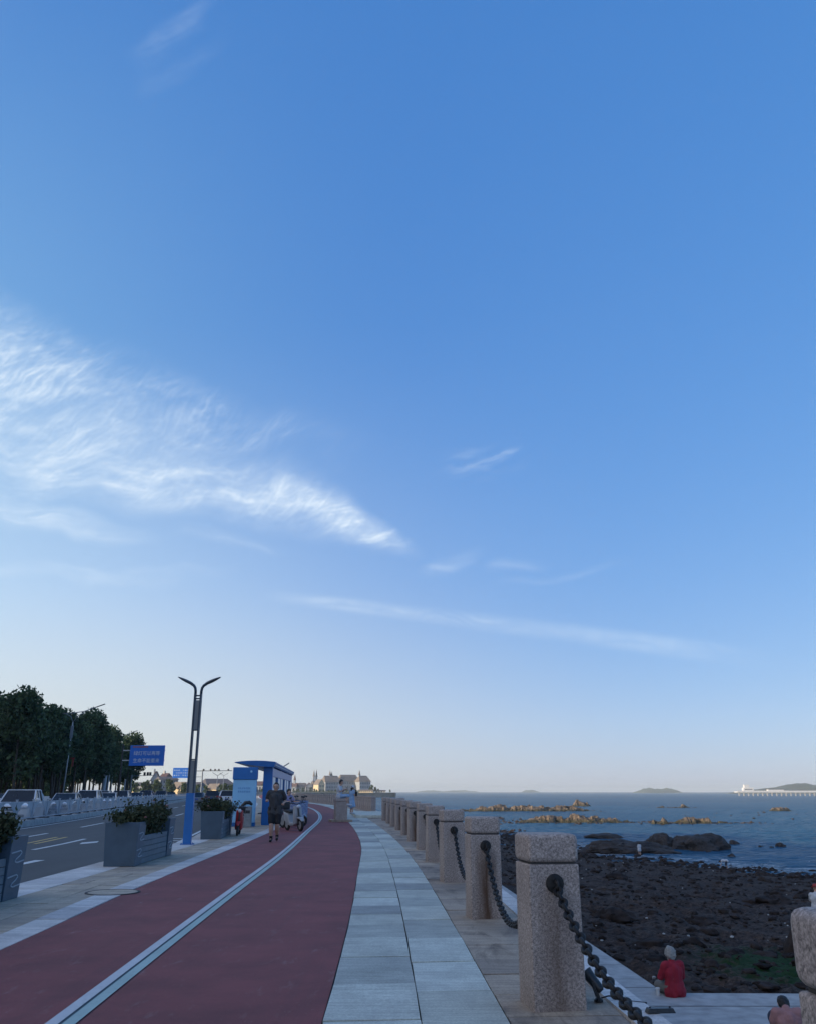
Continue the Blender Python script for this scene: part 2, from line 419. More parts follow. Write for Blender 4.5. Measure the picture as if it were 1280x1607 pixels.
# ------------------------------------------------------------------ ground materials
def m_granite(name, base, spread, scale=150, rust=False, stain=False):
    m = bpy.data.materials.new(name); nt, b = nodes(m); v = coords(nt)
    f = nz(nt, v, scale, 3, .7); f2 = nz(nt, v, scale * .42, 4, .65); big = nz(nt, v, 3.5, 4, .6)
    c = ramp(nt, f, [(.34, tuple(x * (1 - spread) for x in base)), (.48, base), (.62, tuple(min(1, x * (1 + spread)) for x in base))])
    c = mix(nt, .55, c, ramp(nt, f2, [(.36, tuple(x * (1 - spread) for x in base)), (.64, tuple(min(1, x * (1 + spread * .8)) for x in base))]))
    c = mix(nt, .8, c, ramp(nt, big, [(.25, .72), (.75, 1.12)]), 'MULTIPLY')
    if rust:
        # brown run-off below the iron ring on the front face
        s = nt.nodes.new('ShaderNodeSeparateXYZ'); nt.links.new(v, s.inputs[0])
        wob = mth(nt, 'MULTIPLY', mth(nt, 'SUBTRACT', nz(nt, mapping(nt, v, sc=(14, 14, 2.0)), 1.0, 4), .5), .22)
        ax = mth(nt, 'ABSOLUTE', mth(nt, 'ADD', s.outputs[0], wob))
        wx = mth(nt, 'SUBTRACT', 1.0, mth(nt, 'DIVIDE', ax, .17), clamp=True)
        wz = mth(nt, 'MULTIPLY', mth(nt, 'SUBTRACT', .84, s.outputs[2]), 4.0, clamp=True)
        wy = mth(nt, 'LESS_THAN', s.outputs[1], -.1)
        k = mth(nt, 'MULTIPLY', mth(nt, 'MULTIPLY', wx, wz), mth(nt, 'MULTIPLY', wy, ramp(nt, nt.nodes.new('ShaderNodeObjectInfo').outputs['Random'], [(.25, .12), (.7, 1.0)])))
        c = mix(nt, k, c, (.085, .038, .016))
        base_k = mth(nt, 'MULTIPLY', mth(nt, 'SUBTRACT', .22, mth(nt, 'ADD', s.outputs[2], mth(nt, 'MULTIPLY', big, .12))), 2.2, clamp=True)
        c = mix(nt, mth(nt, 'MULTIPLY', base_k, .5), c, (.12, .085, .06))
    nt.links.new(c, b.inputs['Base Color']); b.inputs['Roughness'].default_value = .82
    bump(nt, b, f, .35, .004); MATS[name] = m; return m
BOLL = (.375, .305, .265)
m_boll = m_granite('bollard_granite', BOLL, .80, 125, rust=True)
m_boll2 = m_granite('cap_granite', tuple(x * 1.04 for x in BOLL), .78, 125)

def m_slab(name, base, scale, stria, islands=.22, stain=0.0, rough=.75, stainc=(.10, .07, .05)):
    m = bpy.data.materials.new(name); nt, b = nodes(m); v = coords(nt)
    g = nt.nodes.new('ShaderNodeNewGeometry').outputs['Random Per Island']
    fine = nz(nt, v, scale, 3, .7); mid = nz(nt, v, 2.2, 5, .62)
    st = nz(nt, mapping(nt, v, rot=(0, 0, .12), sc=(1.6, stria, 1)), 1.0, 5, .65)
    c = ramp(nt, fine, [(.3, tuple(x * .74 for x in base)), (.7, tuple(min(1, x * 1.2) for x in base))])
    c = mix(nt, .75, c, ramp(nt, mid, [(.25, .68), (.7, 1.12)]), 'MULTIPLY')
    c = mix(nt, .55, c, ramp(nt, st, [(.3, .52), (.62, 1.12)]), 'MULTIPLY')
    c = mix(nt, 1.0, c, ramp(nt, g, [(0, (1 - islands, 1 - islands, 1 - islands * .9)), (.5, (1, .985, .95)), (1, (1 + islands * .5,) * 3)]), 'MULTIPLY')
    if stain:
        sp = nz(nt, mapping(nt, v, rot=(0, 0, .5), sc=(2.6, .8, 1)), 1.1, 6, .68, .6)
        k = mth(nt, 'MULTIPLY', ramp(nt, sp, [(.50, 0), (.68, 1)]), stain)
        c = mix(nt, k, c, stainc)
        wet = nz(nt, v, .55, 3); c = mix(nt, mth(nt, 'MULTIPLY', ramp(nt, wet, [(.52, 0), (.7, 1)]), stain * .6), c, stainc)
    nt.links.new(c, b.inputs['Base Color']); b.inputs['Roughness'].default_value = rough
    bump(nt, b, mix(nt, .5, fine, st), .4, .004); MATS[name] = m; return m
m_pale = m_slab('pale_granite_slab', (.54, .565, .495), 60, 26, .42, .36, stainc=(.26, .25, .235))
m_tan = m_slab('tan_granite_slab', (.45, .355, .265), 55, 16, .28, .85)
m_walk = m_slab('tan_pavers', (.50, .41, .31), 45, 7, .2, .5, stainc=(.22, .19, .16))
m_kerb = m_slab('white_granite', (.66, .63, .60), 60, 9, .2, .15, stainc=(.3, .3, .3))

def m_track():
    m = bpy.data.materials.new('red_track_surface'); nt, b = nodes(m); v = coords(nt)
    f = nz(nt, v, 170, 3, .75); mid = nz(nt, v, 1.1, 6, .66); scuff = nz(nt, mapping(nt, v, sc=(3.5, 1, 1)), 1.7, 8, .75)
    c = ramp(nt, f, [(.30, (.150, .034, .034)), (.55, (.235, .055, .053)), (.74, (.32, .10, .092))])
    c = mix(nt, .85, c, ramp(nt, mid, [(.28, .60), (.72, 1.2)]), 'MULTIPLY')
    c = mix(nt, mth(nt, 'MULTIPLY', ramp(nt, scuff, [(.57, 0), (.74, 1)]), .42), c, (.34, .26, .25))
    tyre = nz(nt, mapping(nt, v, sc=(2.4, .06, 1)), 1.0, 5, .6); c = mix(nt, mth(nt, 'MULTIPLY', ramp(nt, tyre, [(.55, 0), (.72, 1)]), .35), c, (.10, .035, .036))
    speck = nz(nt, v, 38, 2, .5); c = mix(nt, mth(nt, 'MULTIPLY', ramp(nt, speck, [(.70, 0), (.74, 1)]), .5), c, (.36, .24, .22))
    nt.links.new(c, b.inputs['Base Color']); b.inputs['Roughness'].default_value = .78
    bump(nt, b, f, .5, .004); return m
def m_asphalt():
    m = bpy.data.materials.new('asphalt'); nt, b = nodes(m); v = coords(nt)
    f = nz(nt, v, 120, 3, .8); mid = nz(nt, mapping(nt, v, sc=(1.4, .25, 1)), .8, 6, .65)
    c = ramp(nt, f, [(.3, .036), (.7, .068)])
    c = mix(nt, .8, c, ramp(nt, mid, [(.28, (.72, .72, .74)), (.72, (1.2, 1.2, 1.2))]), 'MULTIPLY')
    nt.links.new(c, b.inputs['Base Color']); b.inputs['Roughness'].default_value = .72
    bump(nt, b, f, .4, .004); return m
def m_paint(name, col, worn=.45):
    m = bpy.data.materials.new(name); nt, b = nodes(m); v = coords(nt)
    w = nz(nt, v, 26, 7, .75); w2 = nz(nt, v, 1.6, 4)
    c = mix(nt, mth(nt, 'MULTIPLY', ramp(nt, w, [(.50, 0), (.66, 1)]), worn), col, tuple(x * .42 for x in col))
    c = mix(nt, .7, c, ramp(nt, w2, [(.3, .8), (.7, 1.08)]), 'MULTIPLY')
    nt.links.new(c, b.inputs['Base Color']); b.inputs['Roughness'].default_value = .6; return m
m_trk = m_track(); m_asp = m_asphalt()
m_line = m_paint('white_road_paint', (.62, .63, .62)); m_yel = m_paint('yellow_road_paint', (.60, .40, .10))
m_str1 = m_paint('pale_stripe_paint', (.54, .55, .56), .35); m_str2 = m_paint('mint_stripe_paint', (.34, .47, .44), .35)
m_strd = mat('dark_stripe_groove', (.035, .07, .09), .8)
m_conc = mat('concrete', (.37, .365, .35), .8, .3, 3.0, .3, .01)
m_conc2 = mat('old_seawall_stone', (.17, .155, .14), .85, .4, 2.5, .6, .03)
m_joint = mat('joint_mortar', (.07, .065, .06), .9, .3)

# ------------------------------------------------------------------ land, road, pavements
def coast_poly():
    p = [(-5000, -500), (e_out(-500), -500)]
    for y in frange(-60, 600, 12): p.append((e_out(y) - .05, y))
    p += [(-108, 800), (-128, 980), (-105, 1090), (-70, 1130), (-36, 1150), (-19, 1172), (-17, 1195), (-30, 1290), (-110, 1500), (-600, 2000), (-5000, 2600)]
    return p
mb = MB(); cp = coast_poly()
def m_land():
    m = bpy.data.materials.new('inland_ground'); nt, b = nodes(m); v = coords(nt)
    n1 = nz(nt, v, .05, 6, .6)
    nt.links.new(ramp(nt, n1, [(.3, (.06, .065, .04)), (.5, (.12, .11, .085)), (.7, (.2, .19, .17))]), b.inputs['Base Color'])
    b.inputs['Roughness'].default_value = .9; return m
n = len(cp)
mb.add([(x, y, -.22) for x, y in cp] + [(x, y, SEA - 2) for x, y in cp], [tuple(range(n))] + [(i, n + i, n + (i + 1) % n, (i + 1) % n) for i in range(n)])
struct(mb.build('ground', m_land()))
struct(strip('road', lambda y: e_far(y), lambda y: e_kerb(y), YN, -.155, m_asp))
mb = MB(); fs_ = None
struct(strip('sidewalk_base', lambda y: e_kerb(y) + .02, lambda y: e_out(y) - .02, YN, -.016, m_joint))
struct(strip('cycle_track', e_tl, lambda y: e_tr(y), YN, .0, m_trk))
struct(strip('track_stripe', lambda y: e_st(y) - .085, lambda y: e_st(y) + .085, YN, .004, m_strd))
mb1 = strip('stripe_paint_pale', lambda y: e_st(y) - .10, lambda y: e_st(y) - .013, YN, .008, m_str1); struct(mb1)
struct(strip('stripe_paint_mint', lambda y: e_st(y) + .013, lambda y: e_st(y) + .10, YN, .008, m_str2))

def slabs(name, fa, fb, y0, y1, L, across, m, z=0.0, th=.03, gap=.006, jit=.05, skew=0.0, far=70):
    """paving: each slab its own little block with a joint around it; joints merge far away"""
    r = random.Random(name); mb = MB()
    for c in range(across):
        y = y0 - r.random() * L
        while y < y1:
            l = L * r.uniform(.8, 1.25) * (1 if y < far else 3)
            ya, yb = y + gap, y + l - gap; ka, kb = c / across, (c + 1) / across
            dz = r.uniform(-.0035, .0035)
            pts = []
            for yy_, k, dg in ((ya, ka, gap), (ya, kb, -gap), (yb, kb, -gap), (yb, ka, gap)):
                x = fa(yy_) * (1 - k) + fb(yy_) * k + dg + r.uniform(-1, 1) * gap * .6
                pts.append((x, yy_ + skew * (k - .5), z + dz + r.uniform(-1, 1) * .0015))
            top = pts; bot = [(p[0], p[1], z - th) for p in pts]
            mb.add(bot + top, [(4, 5, 6, 7), (0, 1, 5, 4), (1, 2, 6, 5), (2, 3, 7, 6), (3, 0, 4, 7)])
            y += l
    return struct(mb.build(name, m, bevel=0))
# left pavement: white granite kerb, tan pavers, white border against the track
slabs('pavement_kerb', e_kerb, lambda y: e_kerb(y) + .75, -8, 300, 1.0, 1, m_kerb, .004, .17, .004)
slabs('pavement_pavers', lambda y: e_kerb(y) + .75, lambda y: e_tl(y) - .38, -8, 300, .62, 3, m_walk, .002, .03, .003, skew=.12)
slabs('pavement_border', lambda y: e_tl(y) - .38, lambda y: e_tl(y) - .005, -8, 300, .9, 1, m_kerb, .005, .03, .003)
# right promenade: two courses of pale slabs, then tan slabs that carry the bollards
slabs('promenade_slabs', lambda y: e_tr(y) + .005, lambda y: e_tr(y) * .47 + e_j2(y) * .53, -8, 300, .98, 1, m_pale, .006, .03, .007, skew=.05)
slabs('promenade_slabs', lambda y: e_tr(y) * .47 + e_j2(y) * .53, e_j2, -8, 300, 1.12, 1, m_pale, .004, .03, .008, skew=.06)
slabs('promenade_border', e_j2, lambda y: e_out(y) - .20, -8, 300, .62, 1, m_tan, -.004, .03, .006, skew=.05)
slabs('promenade_coping', lambda y: e_out(y) - .20, lambda y: e_out(y) + .04, -8, 300, 1.5, 1, m_kerb, .008, .30, .004)

# lane markings on the road
def dash(mb, f, y0, y1, w):
    ys = frange(y0, y1, 1.5); vs = []; fs = []
    for i, y in enumerate(ys):
        vs += [(f(y) - w / 2, y, -.150), (f(y) + w / 2, y, -.150)]
        if i: k = 2 * i; fs.append((k - 2, k - 1, k + 1, k))
    mb.add(vs, fs)
mb = MB()
for k in (.42, .68):
    f = lambda y, k=k: e_kerb(y) * (1 - k) + e_bar(y) * k
    y = 2.3 if k < .5 else 6.5
    while y < 260: dash(mb, f, y, y + 5.9, .15); y += 12.0
dash(mb, lambda y: e_bar(y) + .75, 5, 300, .13)
dash(mb, lambda y: e_kerb(y) - .45, 30, 300, .13)
f = lambda y: e_kerb(y) - 2.6
for i in range(5):                                   # hatched strokes short of the lamp post
    y = 26.4 + i * 1.35; a = e_kerb(y)
    mb.add([(a - 1.5, y, -.1495), (a - .65, y + .5, -.1495), (a - .65, y + .85, -.1495), (a - 1.5, y + .35, -.1495)], [(0, 1, 2, 3)])
for i in range(2):
    y = 29 + i * 9; a = e_kerb(y) - 3.4
    mb.add([(a - .05, y, -.1495), (a + .2, y + .9, -.1495), (a - .05, y + 1.8, -.1495), (a - .3, y + .9, -.1495)], [(0, 1, 2, 3)])
a = e_kerb(18); mb.add([(a - 2.45, 20.4, -.1495), (a - 2.3, 20.4, -.1495), (a - 2.35, 22.4, -.1495), (a - 2.6, 22.4, -.1495)], [(0, 1, 2, 3)])
struct(mb.build('lane_markings', m_line))
mb = MB()
for o_ in (0, .35): dash(mb, lambda y, o_=o_: e_kerb(y) - 5.3 + o_, 29.2, 33.5, .12)
struct(mb.build('yellow_lane_marking', m_yel))
# raised concrete median that carries the barrier
mb = MB(); vs = []; fs = []
ys = frange(-10, 330, 4)
for i, y in enumerate(ys):
    x = e_bar(y); vs += [(x - .30, y, -.16), (x - .28, y, .12), (x + .28, y, .12), (x + .34, y, -.16)]
    if i:
        k = 4 * i
        for j in range(3): fs.append((k - 4 + j, k - 3 + j, k + 1 + j, k + j))
mb.add(vs, fs); struct(mb.build('median_kerb', m_conc))
struct(strip('far_pavement', lambda y: e_far(y) - 5, e_far, YN, -.02, m_walk))

# ------------------------------------------------------------------ lower walkway below the sea wall
LOW = -2.38
def e_low(y): return 5.12 - .055 * max(0, y - 19.5) if y < 58 else e_out(y) + .02
mb = MB()
ys = frange(19.2, 62, 2.5)
pts_in = [(e_out(y) - .1, y) for y in ys]; pts_out = [(max(e_low(y), e_out(y) + .05), y) for y in ys]
poly = [(e_out(-6) - .1, -6)] + [(17, -6), (17, 18.9), (e_low(19.2), 19.15)] + pts_out[1:] + pts_in[::-1]
mb.prism(poly, -7, LOW)
lw = struct(mb.build('lower_walkway', m_conc, bevel=.02))
mb = MB()
for y in frange(-4, 18, 2.0): mb.add([(e_out(y) + .02, y, LOW + .004), (16.9, y, LOW + .004), (16.9, y + .03, LOW + .004), (e_out(y) + .02, y + .03, LOW + .004)], [(0, 1, 2, 3)])
for y in frange(19.6, 56, 2.4): mb.add([(e_out(y) + .02, y, LOW + .004), (e_low(y) - .02, y, LOW + .004), (e_low(y) - .02, y + .025, LOW + .004), (e_out(y) + .02, y + .025, LOW + .004)], [(0, 1, 2, 3)])
struct(mb.build('walkway_joints', m_joint))
mb = MB(); ys = frange(-10, 330, 3); vs = []; fs = []
for i, y in enumerate(ys):
    x = e_out(y); vs += [(x - .01, y, -.02), (x + .0, y, -7.5)]
    if i: k = 2 * i; fs.append((k - 2, k - 1, k + 1, k))
mb.add(vs, fs); struct(mb.build('sea_wall', m_conc2))

# ------------------------------------------------------------------ sea
def m_sea():
    m = bpy.data.materials.new('sea_water'); nt, b = nodes(m); v = coords(nt)
    big = nz(nt, v, .012, 4, .5)
    nt.links.new(ramp(nt, big, [(.35, (.024, .082, .145)), (.65, (.038, .115, .180))]), b.inputs['Base Color'])
    b.inputs['Roughness'].default_value = .6; b.inputs['Specular IOR Level'].default_value = 0.0
    w1 = nz(nt, mapping(nt, v, rot=(0, 0, .5), sc=(.30, .85, 1)), 1.0, 6, .62, .6)
    w2 = nz(nt, mapping(nt, v, rot=(0, 0, -.2), sc=(.055, .17, 1)), 1.0, 5, .6, .4)
    h = mth(nt, 'ADD', mth(nt, 'MULTIPLY', w1, .5), mth(nt, 'MULTIPLY', w2, 1.6))
    bn = bump(nt, b, h, 1.0, .8)
    gl = nt.nodes.new('ShaderNodeBsdfGlossy'); gl.inputs['Roughness'].default_value = .10; nt.links.new(bn.outputs[0], gl.inputs['Normal'])
    fr = nt.nodes.new('ShaderNodeFresnel'); fr.inputs['IOR'].default_value = 1.33; nt.links.new(bn.outputs[0], fr.inputs['Normal'])
    # a ruffled sea mirrors far less at grazing angles than a flat one
    mx = nt.nodes.new('ShaderNodeMixShader'); nt.links.new(mth(nt, 'MINIMUM', mth(nt, 'MULTIPLY', fr.outputs[0], .50), .42), mx.inputs[0])
    nt.links.new(b.outputs[0], mx.inputs[1]); nt.links.new(gl.outputs[0], mx.inputs[2])
    nt.links.new(mx.outputs[0], [n for n in nt.nodes if n.type == 'OUTPUT_MATERIAL'][0].inputs[0]); return m
mb = MB(); S_ = 9000
# real small waves where the water is near enough to show them, flat sheets joined on beyond
vs, fs = [], []; ysw = []; y = 58.0
while y < 620: ysw.append(y); y *= 1.0052
NW = 430; last = len(ysw) - 1
for i, y in enumerate(ysw):
    ed_ = min(1, i / 12, (last - i) / 60)
    for j in range(NW + 1):
        x = y * (-.16 + .86 * j / NW); e_ = ed_ * min(1, j / 8, (NW - j) / 8)
        w = noise.noise(Vector((x * .16 + y * .05, y * .42, 0))) * .21 + noise.noise(Vector((x * .5, y * 1.0 - x * .15, 4))) * .13 + noise.noise(Vector((x * .05, y * .10, 9))) * .10
        vs.append((x, y, SEA + w * e_))
    if i:
        p_, q_ = (i - 1) * (NW + 1), i * (NW + 1)
        for j in range(NW): fs.append((p_ + j, p_ + j + 1, q_ + j + 1, q_ + j))
mb.add(vs, fs); y0, y1 = ysw[0], ysw[-1]
for P in ([(-S_, -800), (S_, -800), (S_, y0), (.70 * y0, y0), (-.16 * y0, y0), (-S_, y0)], [(-S_, y1), (-.16 * y1, y1), (.70 * y1, y1), (S_, y1), (S_, S_), (-S_, S_)],
          [(-S_, y0), (-.16 * y0, y0), (-.16 * y1, y1), (-S_, y1)], [(.70 * y0, y0), (S_, y0), (S_, y1), (.70 * y1, y1)]):
    mb.add([(x, y, SEA) for x, y in P], [tuple(range(len(P)))])
struct(mb.build('sea', m_sea(), smooth=True))

# ------------------------------------------------------------------ rocky beach
W_ = curve([(14, 86), (30, 72), (60, 49), (81, 36), (93, 29.8), (101, 25.4), (108, 21.5), (120, 19.6), (134, 18.6), (175, 15.5), (205, 8), (240, -8), (300, -30)])
zb_ = curve([(0, -3.2), (19, -3.2), (40, -3.6), (70, -4.1), (110, -4.8), (175, -5.5), (260, -6.2)])
def wallx(y): return e_low(y) if y < 56 else e_out(y)
def ground_h(x, y):
    xw = wallx(max(y, 19.2)); ww = W_(max(y, 14.0)); zb = zb_(y)
    k = (x - xw) / max(ww - xw, 4)
    h = zb + (SEA + .04 - zb) * (max(k, 0) ** .85) if k < 1 else SEA + .04 - (x - ww) * .035
    return h
def beach_h(x, y):
    h = ground_h(x, y)
    n = noise.fractal(Vector((x * .12, y * .12, 3)), 1.0, 2.1, 5)
    r = noise.ridged_multi_fractal(Vector((x * .42, y * .42, 7)), 1.0, 2.2, 5, 1.0, 2.0)
    f = noise.fractal(Vector((x * 1.6, y * 1.6, 1)), .8, 2.1, 3)
    amp = min(1.0, .45 + (h - SEA) * .35)
    return h + amp * (.28 * n + .27 * (r - 1.1) + .10 * f)
def m_beach():
    m = bpy.data.materials.new('wet_rocky_shore'); nt, b = nodes(m); v = coords(nt)
    a = nz(nt, v, 5.5, 8, .72); c1 = nz(nt, v, .45, 5, .6)
    vo = nt.nodes.new('ShaderNodeTexVoronoi'); vo.inputs['Scale'].default_value = 4.2; nt.links.new(vadd2(nt, v, nz(nt, v, 3, 3, out='Color'), .35), vo.inputs['Vector'])
    col = ramp(nt, a, [(.32, (.016, .013, .012)), (.5, (.056, .042, .035)), (.68, (.115, .086, .068)), (.82, (.15, .13, .115))])
    a2 = nz(nt, v, 24, 5, .75); col = mix(nt, .8, col, ramp(nt, a2, [(.32, .45), (.68, 1.5)]), 'MULTIPLY')
    col = mix(nt, .8, col, ramp(nt, c1, [(.3, (.6, .58, .6)), (.7, (1.25, 1.12, 1.0))]), 'MULTIPLY')
    s = nt.nodes.new('ShaderNodeSeparateXYZ'); nt.links.new(v, s.inputs[0])
    dx = mth(nt, 'DIVIDE', mth(nt, 'SUBTRACT', s.outputs[0], 12.6), 3.4); dy = mth(nt, 'DIVIDE', mth(nt, 'SUBTRACT', s.outputs[1], 28.5), 5.0)
    d = mth(nt, 'SQRT', mth(nt, 'ADD', mth(nt, 'MULTIPLY', dx, dx), mth(nt, 'MULTIPLY', dy, dy)))
    k = mth(nt, 'MULTIPLY', mth(nt, 'SUBTRACT', 1.15, mth(nt, 'ADD', d, mth(nt, 'MULTIPLY', mth(nt, 'SUBTRACT', a, .5), 1.6))), 2.2, clamp=True)
    col = mix(nt, mth(nt, 'MULTIPLY', k, .92), col, (.014, .042, .010))
    nt.links.new(col, b.inputs['Base Color']); b.inputs['Roughness'].default_value = .85
    b.inputs['Specular IOR Level'].default_value = .12
    bump(nt, b, mix(nt, .5, a, vo.outputs['Distance']), .9, .12); return m
def vadd2(nt, v, col, k):
    s = nt.nodes.new('ShaderNodeVectorMath'); s.operation = 'SCALE'; nt.links.new(col, s.inputs[0]); s.inputs['Scale'].default_value = k
    a = nt.nodes.new('ShaderNodeVectorMath'); a.operation = 'ADD'; nt.links.new(v, a.inputs[0]); nt.links.new(s.outputs[0], a.inputs[1]); return a.outputs[0]
m_bch = m_beach()
ys = []; y = 18.6
while y < 250: ys.append(y); y += .11 + (y - 18.6) * .0085
NX = 250; vs = []; fs = []
for i, y in enumerate(ys):
    x0 = wallx(max(y, 19.2)) - .6
    x0 = e_out(y) - .3 if y > 55 else x0
    x1 = min(W_(y) + 8, .56 * y + 16)
    x1 = max(x1, x0 + 6)
    for j in range(NX + 1):
        x = x0 + (x1 - x0) * j / NX; vs.append((x, y, beach_h(x, y)))
    if i:
        a = (i - 1) * (NX + 1); b_ = i * (NX + 1)
        for j in range(NX): fs.append((a + j, a + j + 1, b_ + j + 1, b_ + j))
mb = MB(); mb.v = vs; mb.f = fs; mb.m = [0] * len(fs)
struct(mb.build('beach', m_bch, smooth=True))

# loose stones all over the shore: nobody could count them
def ico(sub):
    bm = bmesh.new(); bmesh.ops.create_icosphere(bm, subdivisions=sub, radius=1.0)
    v = [q.co.copy() for q in bm.verts]; f = [tuple(x.index for x in p.verts) for p in bm.faces]; bm.free(); return v, f
ICO = {k: ico(k) for k in (1, 2, 3, 4, 5)}
def stone_field(name, m, pts, sub):
    v0, f0 = ICO[sub]; mb = MB(); r = random.Random(name)
    for (x, y, z, s) in pts:
        o = Vector((r.random() * 50, r.random() * 50, r.random() * 50))
        sc = Vector((r.uniform(.75, 1.35), r.uniform(.7, 1.2), r.uniform(.4, .75))) * s; a = r.random() * 6.28
        vs = []
        for p in v0:
            q = p * (1 + .5 * noise.noise(p * 1.3 + o))
            q = Vector((q.x * sc.x, q.y * sc.y, q.z * sc.z))
            vs.append((x + q.x * cos(a) - q.y * sin(a), y + q.x * sin(a) + q.y * cos(a), z + q.z))
        mb.add(vs, f0)
    return stuff(mb.build(name, m))
m_stone = mat('dark_wet_stone', (.040, .030, .026), .85, .75, 1.3, .7, .03, spec=.12)
m_shell = mat('pale_pebble', (.42, .42, .40), .7, .3, 2)
pn, pf, pw, pl = [], [], [], []
r = random.Random(5)
while len(pn) < 5600:
    y = 19.2 + 34 * r.random() ** 1.6; x = 3.2 + r.random() * (.56 * y + 2); s = .016 + .11 * r.random() ** 4.5
    if y > 19.1 and x > wallx(y) + s: pn.append((x, y, beach_h(x, y) + s * .15, s))
while len(pf) < 4500:
    y = 42 + 118 * r.random() ** 1.3; x = e_out(y) + r.random() * (W_(y) + 2 - e_out(y)); s = .06 + .22 * r.random() ** 3
    if x < .56 * y + 4: pf.append((x, y, beach_h(x, y) + s * .2, s))
for i in range(2300):
    y = 62 + 120 * r.random() ** 1.2; x = W_(y) + r.gauss(1.2, 2.6); s = .10 + .34 * r.random() ** 2.5
    if 90 < y < 130 and r.random() < .3: continue
    pw.append((x, y, max(SEA - .02, beach_h(x, y)) + s * .15, s))
for i in range(110):
    y = 20 + 80 * r.random(); x = wallx(y) + .6 + r.random() * (min(W_(y), .56 * y) - wallx(y)); pl.append((x, y, beach_h(x, y) + .05, .03 + .05 * r.random()))
for i in range(60):
    x = 5.4 + r.random() * 8; yq = 19.4 + r.random() * 2.5; pl.append((x, yq, beach_h(x, yq) + .03, .04 + .05 * r.random()))
pm = []
while len(pm) < 420:
    y = 21 + 70 * r.random() ** 1.4; x = wallx(y) + .6 + r.random() * (min(W_(y), .56 * y) - wallx(y)); s = .13 + .26 * r.random() ** 2
    pm.append((x, y, beach_h(x, y) + s * .02, s))
stone_field('shore_rocks', m_stone, pm, 3)
stone_field('near_stones', m_stone, pn, 2); stone_field('far_stones', m_stone, pf, 1)
stone_field('shoreline_stones', m_stone, pw, 1); stone_field('pale_pebbles', m_shell, pl, 1)

def rock_mesh(name, c, size, m, seed, sub=4, rough=.45, label=None, cat='rock', group=None, rz=0, flat=.35):
    v0, f0 = ICO[sub]; o = Vector((seed * 3.7, seed * 1.9, seed)); mb = MB(); vs = []
    for p in v0:
        d = rough * (noise.fractal(p * 1.1 + o, .9, 2.1, 5)) + .22 * rough * (noise.ridged_multi_fractal(p * 2.4 + o, 1, 2.1, 4, 1, 2) - 1)
        q = p * (1 + d); zz = q.z if q.z > 0 else q.z * flat
        vs.append(Vector((q.x * size[0] / 2, q.y * size[1] / 2, zz * size[2])))
    mb.add([Matrix.Rotation(rz, 3, 'Z') @ p for p in vs], f0)
    ob = mb.build(name, m); ob.location = c
    me = ob.data; me.polygons.foreach_set('use_smooth', [True] * len(me.polygons)); me.set_sharp_from_angle(angle=R(38))
    if label: tag(ob, label, cat, group)
    return ob
m_rock = mat('dark_brown_rock', (.060, .048, .042), .75, .6, .9, 1.0, .25, spec=.3)
G_ = 'dark rocks in the shallows'
rock_mesh('sea_rock', (38.6, 121, SEA - .1), (8.0, 6, 2.0), m_rock, 2.1, 5, .30, 'broad dark rounded rock, the largest, standing in the sea beyond the shore', 'rock', G_, .1)
rock_mesh('sea_rock', (33.7, 122.5, SEA - .1), (4.2, 4.4, 1.95), m_rock, 5.2, 5, .26, 'narrow humped dark rock beside the broadest rock in the shallows', 'rock', G_)
rock_mesh('sea_rock', (25.6, 114.5, SEA - .1), (8.0, 5, 1.55), m_rock, 8.3, 5, .42, 'low jagged dark rock behind the person in white standing at the waterline', 'rock', G_, -.1)
rock_mesh('sea_rock', (30.2, 114.5, SEA - .15), (7.6, 4.5, 1.25), m_rock, 3.9, 5, .36, 'flat dark rock shelf between the jagged rock and the narrow humped rock', 'rock', G_, .12)
rock_mesh('sea_rock', (32.5, 150, SEA - .2), (7.0, 4.0, .95), m_rock, 4.4, 4, .40, 'flat dark rock slab lying farther out, seen above the jagged rock', 'rock', G_)
for i, (u, v, wd, ht, lb) in enumerate([(1150, 1325, 1.6, .6, 'small dark rock just right of the broadest rock'), (1192, 1330, .9, .35, 'small dark rock, a short way out in the open water'),
        (1208, 1331, .8, .3, 'smallest dark rock in the trio right of the large rocks'), (1223, 1329, 1.5, .62, 'round dark boulder standing alone farthest right in the shallows'), (1145, 1344, .9, .35, 'little dark rock awash in front of the broadest rock'),
        (938, 1312, 1.2, .4, 'small dark rock left of the flat slab in the water'), (1110, 1337, .7, .25, 'tiny dark rock in the water below the broadest rock')]):
    p = gp(u, v, SEA); rock_mesh('sea_rock', (p.x, p.y, SEA - .08), (wd, wd * .8, ht), m_rock, 20 + i * 1.7, 3, .35, lb, 'rock', G_)
# boulders on the shore that stand out
G_ = 'boulders on the dark shore'
for i, (u, v, z, wd, ht, lb) in enumerate([(1010, 1480, -3.5, 1.5, .32, 'flat brownish boulder on the shore left of the woman in red'), (960, 1440, -3.7, 1.8, .4, 'low dark boulder on the shore right of the nearest bollard'),
        (1100, 1440, -3.9, 1.6, .35, 'wide dark boulder in the middle of the shore'), (1210, 1400, -4.0, 2.0, .5, 'dark boulder on the shore near the right edge'), (960, 1375, -4.6, 2.4, .5, 'dark boulder near the waterline right of the nearest bollard')]):
    p = gp(u, v, z); rock_mesh('boulder', (p.x, p.y, beach_h(p.x, p.y) - .03), (wd, wd * .75, ht), m_stone, 40 + i * 2.3, 4, .45, lb, 'boulder', G_)

